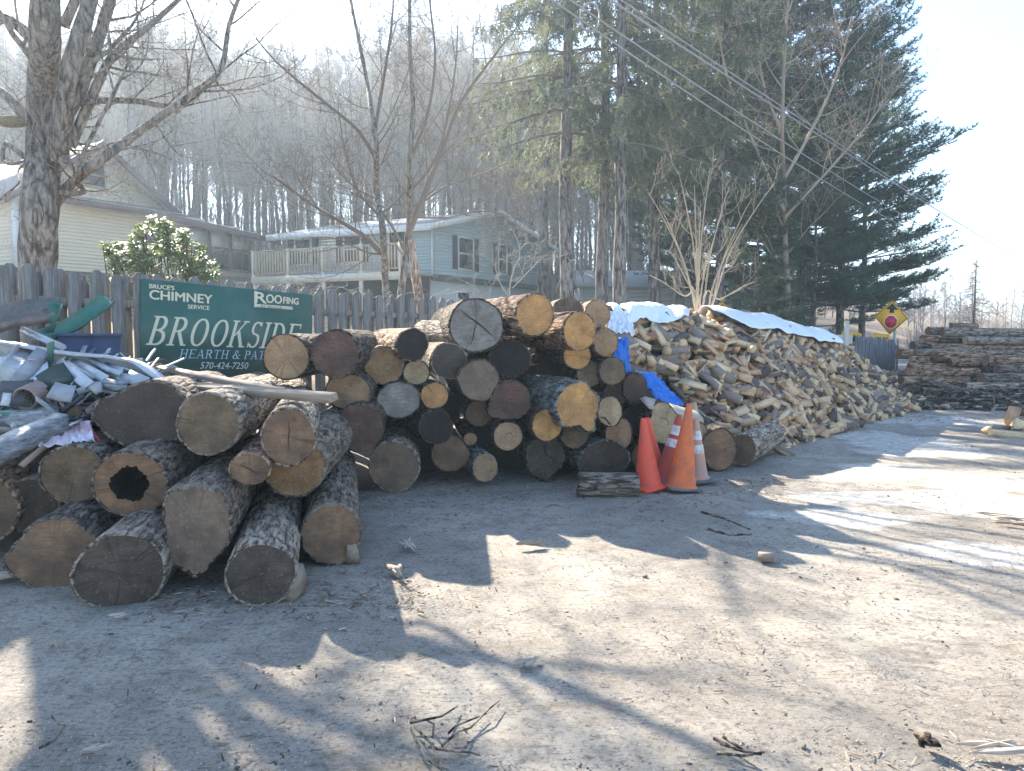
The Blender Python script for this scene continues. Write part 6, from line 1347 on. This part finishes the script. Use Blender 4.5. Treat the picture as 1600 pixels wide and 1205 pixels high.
put(PI, 0, 1250, 29, 1.02, .4, 'biggest dark pine whose long boughs reach out against the sky at the right'); put(PI, 1, 1150, 31, 1.15, 1.7, 'pine between the spruces and the biggest pine'); put(PI, 0, 1200, 34, 1.05, 3.0, 'pine standing behind the bare twiggy tree')
put(PI, 1, 1310, 31, 1.0, 4.4, 'pine with the lowest dark boughs, just left of the red octagon sign'); put(PI, 1, 1345, 36, .95, 5.3, 'pine farthest right of the dark group, above the stake fence'); put(PI, 1, 1090, 36, 1.1, .2, 'pine deep behind the spruces, in the middle of the dark group')
put(PI, 1, 1270, 25, .55, 2.2, 'small young pine low in front of the biggest pine'); put(PI, 1, 1180, 24.5, .5, 3.9, 'small young pine low behind the right white tarp')
# distant trees at the right
rd = random.Random(8)
for (px, Y, k, sc_, lb) in ((1520, 60, 0, .36, 'thin distant bare conical tree standing alone at the right'), (1475, 58, 2, .42, 'distant bare tree just left of the conical one'), (1568, 75, 2, .42, 'small distant bare tree right of the conical one'), (1592, 70, 5, .42, 'small distant bare tree at the right edge of the photo'), (1545, 80, 5, .4, 'small distant bare tree between the conical one and the right edge')):
    root, kids = protos[k]; x = (px - 800) / 1200 * Y; c = copy_tree(root, kids, (x, Y, 0), rd.uniform(0, 6), sc_, lb); c['group'] = 'distant trees at the right'
lt = MB(); lb_ = MB(); lt.tube([Vector((0, 0, 0)), Vector((0, 0, 4.9))], [.1, .02], 8)
for i in range(80):
    t = (i + .5) / 80; a = rd.uniform(0, 6.28); L = 1.75 * (1 - t) + .1; z = .5 + 4.4 * t; e = Vector((math.cos(a) * L, math.sin(a) * L, z - .15 * L)); lb_.tube([Vector((0, 0, z)), e], [.02, .006], 3, cap=False)
    for j in range(7): u = rd.uniform(.3, 1); q = Vector((0, 0, z)).lerp(e, u); lb_.tube([q, q + Vector((rd.gauss(0, .18), rd.gauss(0, .18), rd.uniform(-.25, .1)))], [.01, .004], 3, cap=False)
lr = thing('larch_tree', at(1521, 520, 45) * 1.0, 'small distant larch with a neat conical outline against the sky at the right', 'tree'); lr.location.z = .9; lt.build('trunk', M['bark_woods'], lr); lb_.build('crown', M['twig'], lr)
# distant low hedge line at the right
b = MB()
for _ in range(2600):
    px = rd.uniform(1420, 1760); Y = rd.uniform(40, 52); x = (px - 800) / 1200 * Y; h = rd.uniform(.6, 2.0) + 1.2 * max(0, N3(Vector((x * .35, 0, 1)))); p = Vector((x, Y, 0)); b.tube([p, p + Vector((rd.gauss(0, .3), rd.gauss(0, .3), h))], [.02, .006], 3, cap=False)
tag(b.build('hedge', M['twig'], smooth=True), kind='stuff')

# ------------------------------------------------------------------ rhododendron
M['rhodo'] = needlemat('rhododendron_leaf', (.06, .11, .03), (.26, .32, .10)); M['rhodo'].node_tree.nodes['Principled BSDF'].inputs['Roughness'].default_value = .5
rr_ = thing('rhododendron_bush', at(255, 520, 12.6), 'glossy green broad-leaved bush above the top of the green sign', 'bush'); rr_.location.z = .9; b = MB(); sb = MB(); rg = random.Random(6)
LB = [(200, 402, 34, 26), (235, 372, 30, 28), (250, 420, 60, 36), (290, 396, 32, 26), (310, 428, 30, 24), (180, 392, 19, 11), (238, 350, 15, 14), (276, 368, 20, 13), (326, 440, 16, 18), (215, 432, 40, 28), (168, 384, 8, 7), (262, 352, 9, 9)]
for c in range(560):
    lx, ly, lw, lh = rg.choices(LB, weights=[a_[2] * a_[3] for a_ in LB])[0]; v3 = Vector((rg.gauss(0, 1), rg.gauss(0, 1), rg.gauss(0, 1))).normalized() * rg.uniform(.75, 1.05)
    px = lx + lw * v3.x; py = ly - lh * v3.z; Y = 12.6 + .012 * lw * v3.y * 1.1; p = at(px, py, Y) - rr_.location
    ax = Vector((rg.gauss(0, .35), rg.gauss(-.2, .35), 1)).normalized()
    if c % 4 == 0: sb.tube([p - ax * .3 - p.normalized() * .25, p - ax * .1, p], [.012, .008, .005], 4, cap=False)
    for k in range(11):
        a = 2 * math.pi * k / 11 + rg.random(); s = perp(ax, rg); s = (Matrix.Rotation(a, 3, ax) @ ax.orthogonal().normalized()); el = rg.uniform(-.5, .55); d = (s + ax * el).normalized(); w = d.cross(ax).normalized(); l = rg.uniform(.08, .13); q = rg.random()
        o = p - ax * rg.uniform(0, .04); nn = w.cross(d).normalized(); wd = l * .17
        vs = [o, o + d * l * .35 + w * wd, o + d * l * .75 + w * wd * .8, o + d * l - nn * l * .12, o + d * l * .75 - w * wd * .8, o + d * l * .35 - w * wd, o + d * l * .5 + nn * l * .05]
        b.add(vs, [(0, 1, 6), (1, 2, 6), (2, 3, 6), (3, 4, 6), (4, 5, 6), (5, 0, 6)], 0, q)
b.build('foliage', M['rhodo'], rr_); sb.build('stems', M['bark_grey'], rr_)
# tangle of dead vines on top of the fence right of the sign and left of it
b = MB()
for i in range(150):
    px = rg.choice((rg.uniform(380, 480), rg.uniform(380, 480), rg.uniform(190, 240), rg.uniform(480, 720))); py = 455 + (px - 400) * .05 + rg.uniform(-12, 12); Y = 9.2 + (px - 210) * .0085; p = at(px, py, Y + .1); P = [p]
    for j in range(4): P.append(P[-1] + Vector((rg.gauss(0, .09), rg.gauss(0, .09), rg.gauss(0, .05))))
    b.tube(smooth_pts(P, 3), [.004] * 13, 3, cap=False)
tag(b.build('dead_vines', M['twig_grey'], smooth=True), kind='stuff')

# ------------------------------------------------------------------ overhead wires
M['wire'] = plain('wire', (.30, .30, .31), .6, .05)
def wire(label, p0, p1, sag, r):
    d = p1 - p0; P = [p0 + d * t + Vector((0, 0, -4 * sag * t * (1 - t))) for t in [i / 30 - .0 for i in range(31)]]; b = MB(); b.tube(P, [r] * 31, 6); tag(b.build('overhead_wire', M['wire'], smooth=True), label, 'wire', 'overhead wires')
for (a, m_, Ya, c_, Yc, sag, r, lb) in (((975, 0), 0, 12, (1600, 405), 45, .25, .017, 'thicker overhead wire reaching the right edge of the photo'), ((985, -6), 0, 12, (1612, 408), 45, .28, .011, 'thin overhead wire twisted beside the thicker one'),
        ((925, -5), 0, 12, (1520, 385), 38, .5, .013, 'upper wire of the lower pair running to the pines'), ((915, 0), 0, 12, (1500, 385), 37, .65, .013, 'lower wire of the lower pair running to the pines')):
    p0 = at(*a, Ya); p1 = at(*c_, Yc); d = (p1 - p0); wire(lb, p0 - d * .22, p1 + d * .2, sag, r)
b = MB(); c0 = at(922, 26, 12.2); P = [c0 + Vector((.15 * math.cos(a * .21), .03 * a / 30, .21 * math.sin(a * .21))) for a in range(62)]; b.tube(P, [.012] * 62, 6); tag(b.build('cable_coil', M['wire'], smooth=True), 'coiled loop of black cable hanging from the wires near the top of the photo', 'cable')

# ------------------------------------------------------------------ haze
HAZE = 0.0019
b = MB(); b.hexa([Vector((-430, -40, -1.3)), Vector((430, -40, -1.3)), Vector((430, 710, -1.3)), Vector((-430, 710, -1.3))], [Vector((-430, -40, 62)), Vector((430, -40, 62)), Vector((430, 710, 62)), Vector((-430, 710, 62))])
hm = bpy.data.materials.new('haze'); hm.use_nodes = True; hm.node_tree.nodes.clear(); out = hm.node_tree.nodes.new('ShaderNodeOutputMaterial'); pv = hm.node_tree.nodes.new('ShaderNodeVolumePrincipled')
pv.inputs['Density'].default_value = HAZE; pv.inputs['Color'].default_value = (.62, .80, 1, 1); pv.inputs['Anisotropy'].default_value = .5
hm.node_tree.links.new(pv.outputs[0], out.inputs['Volume'])
if HAZE: tag(b.build('haze', hm), kind='stuff')
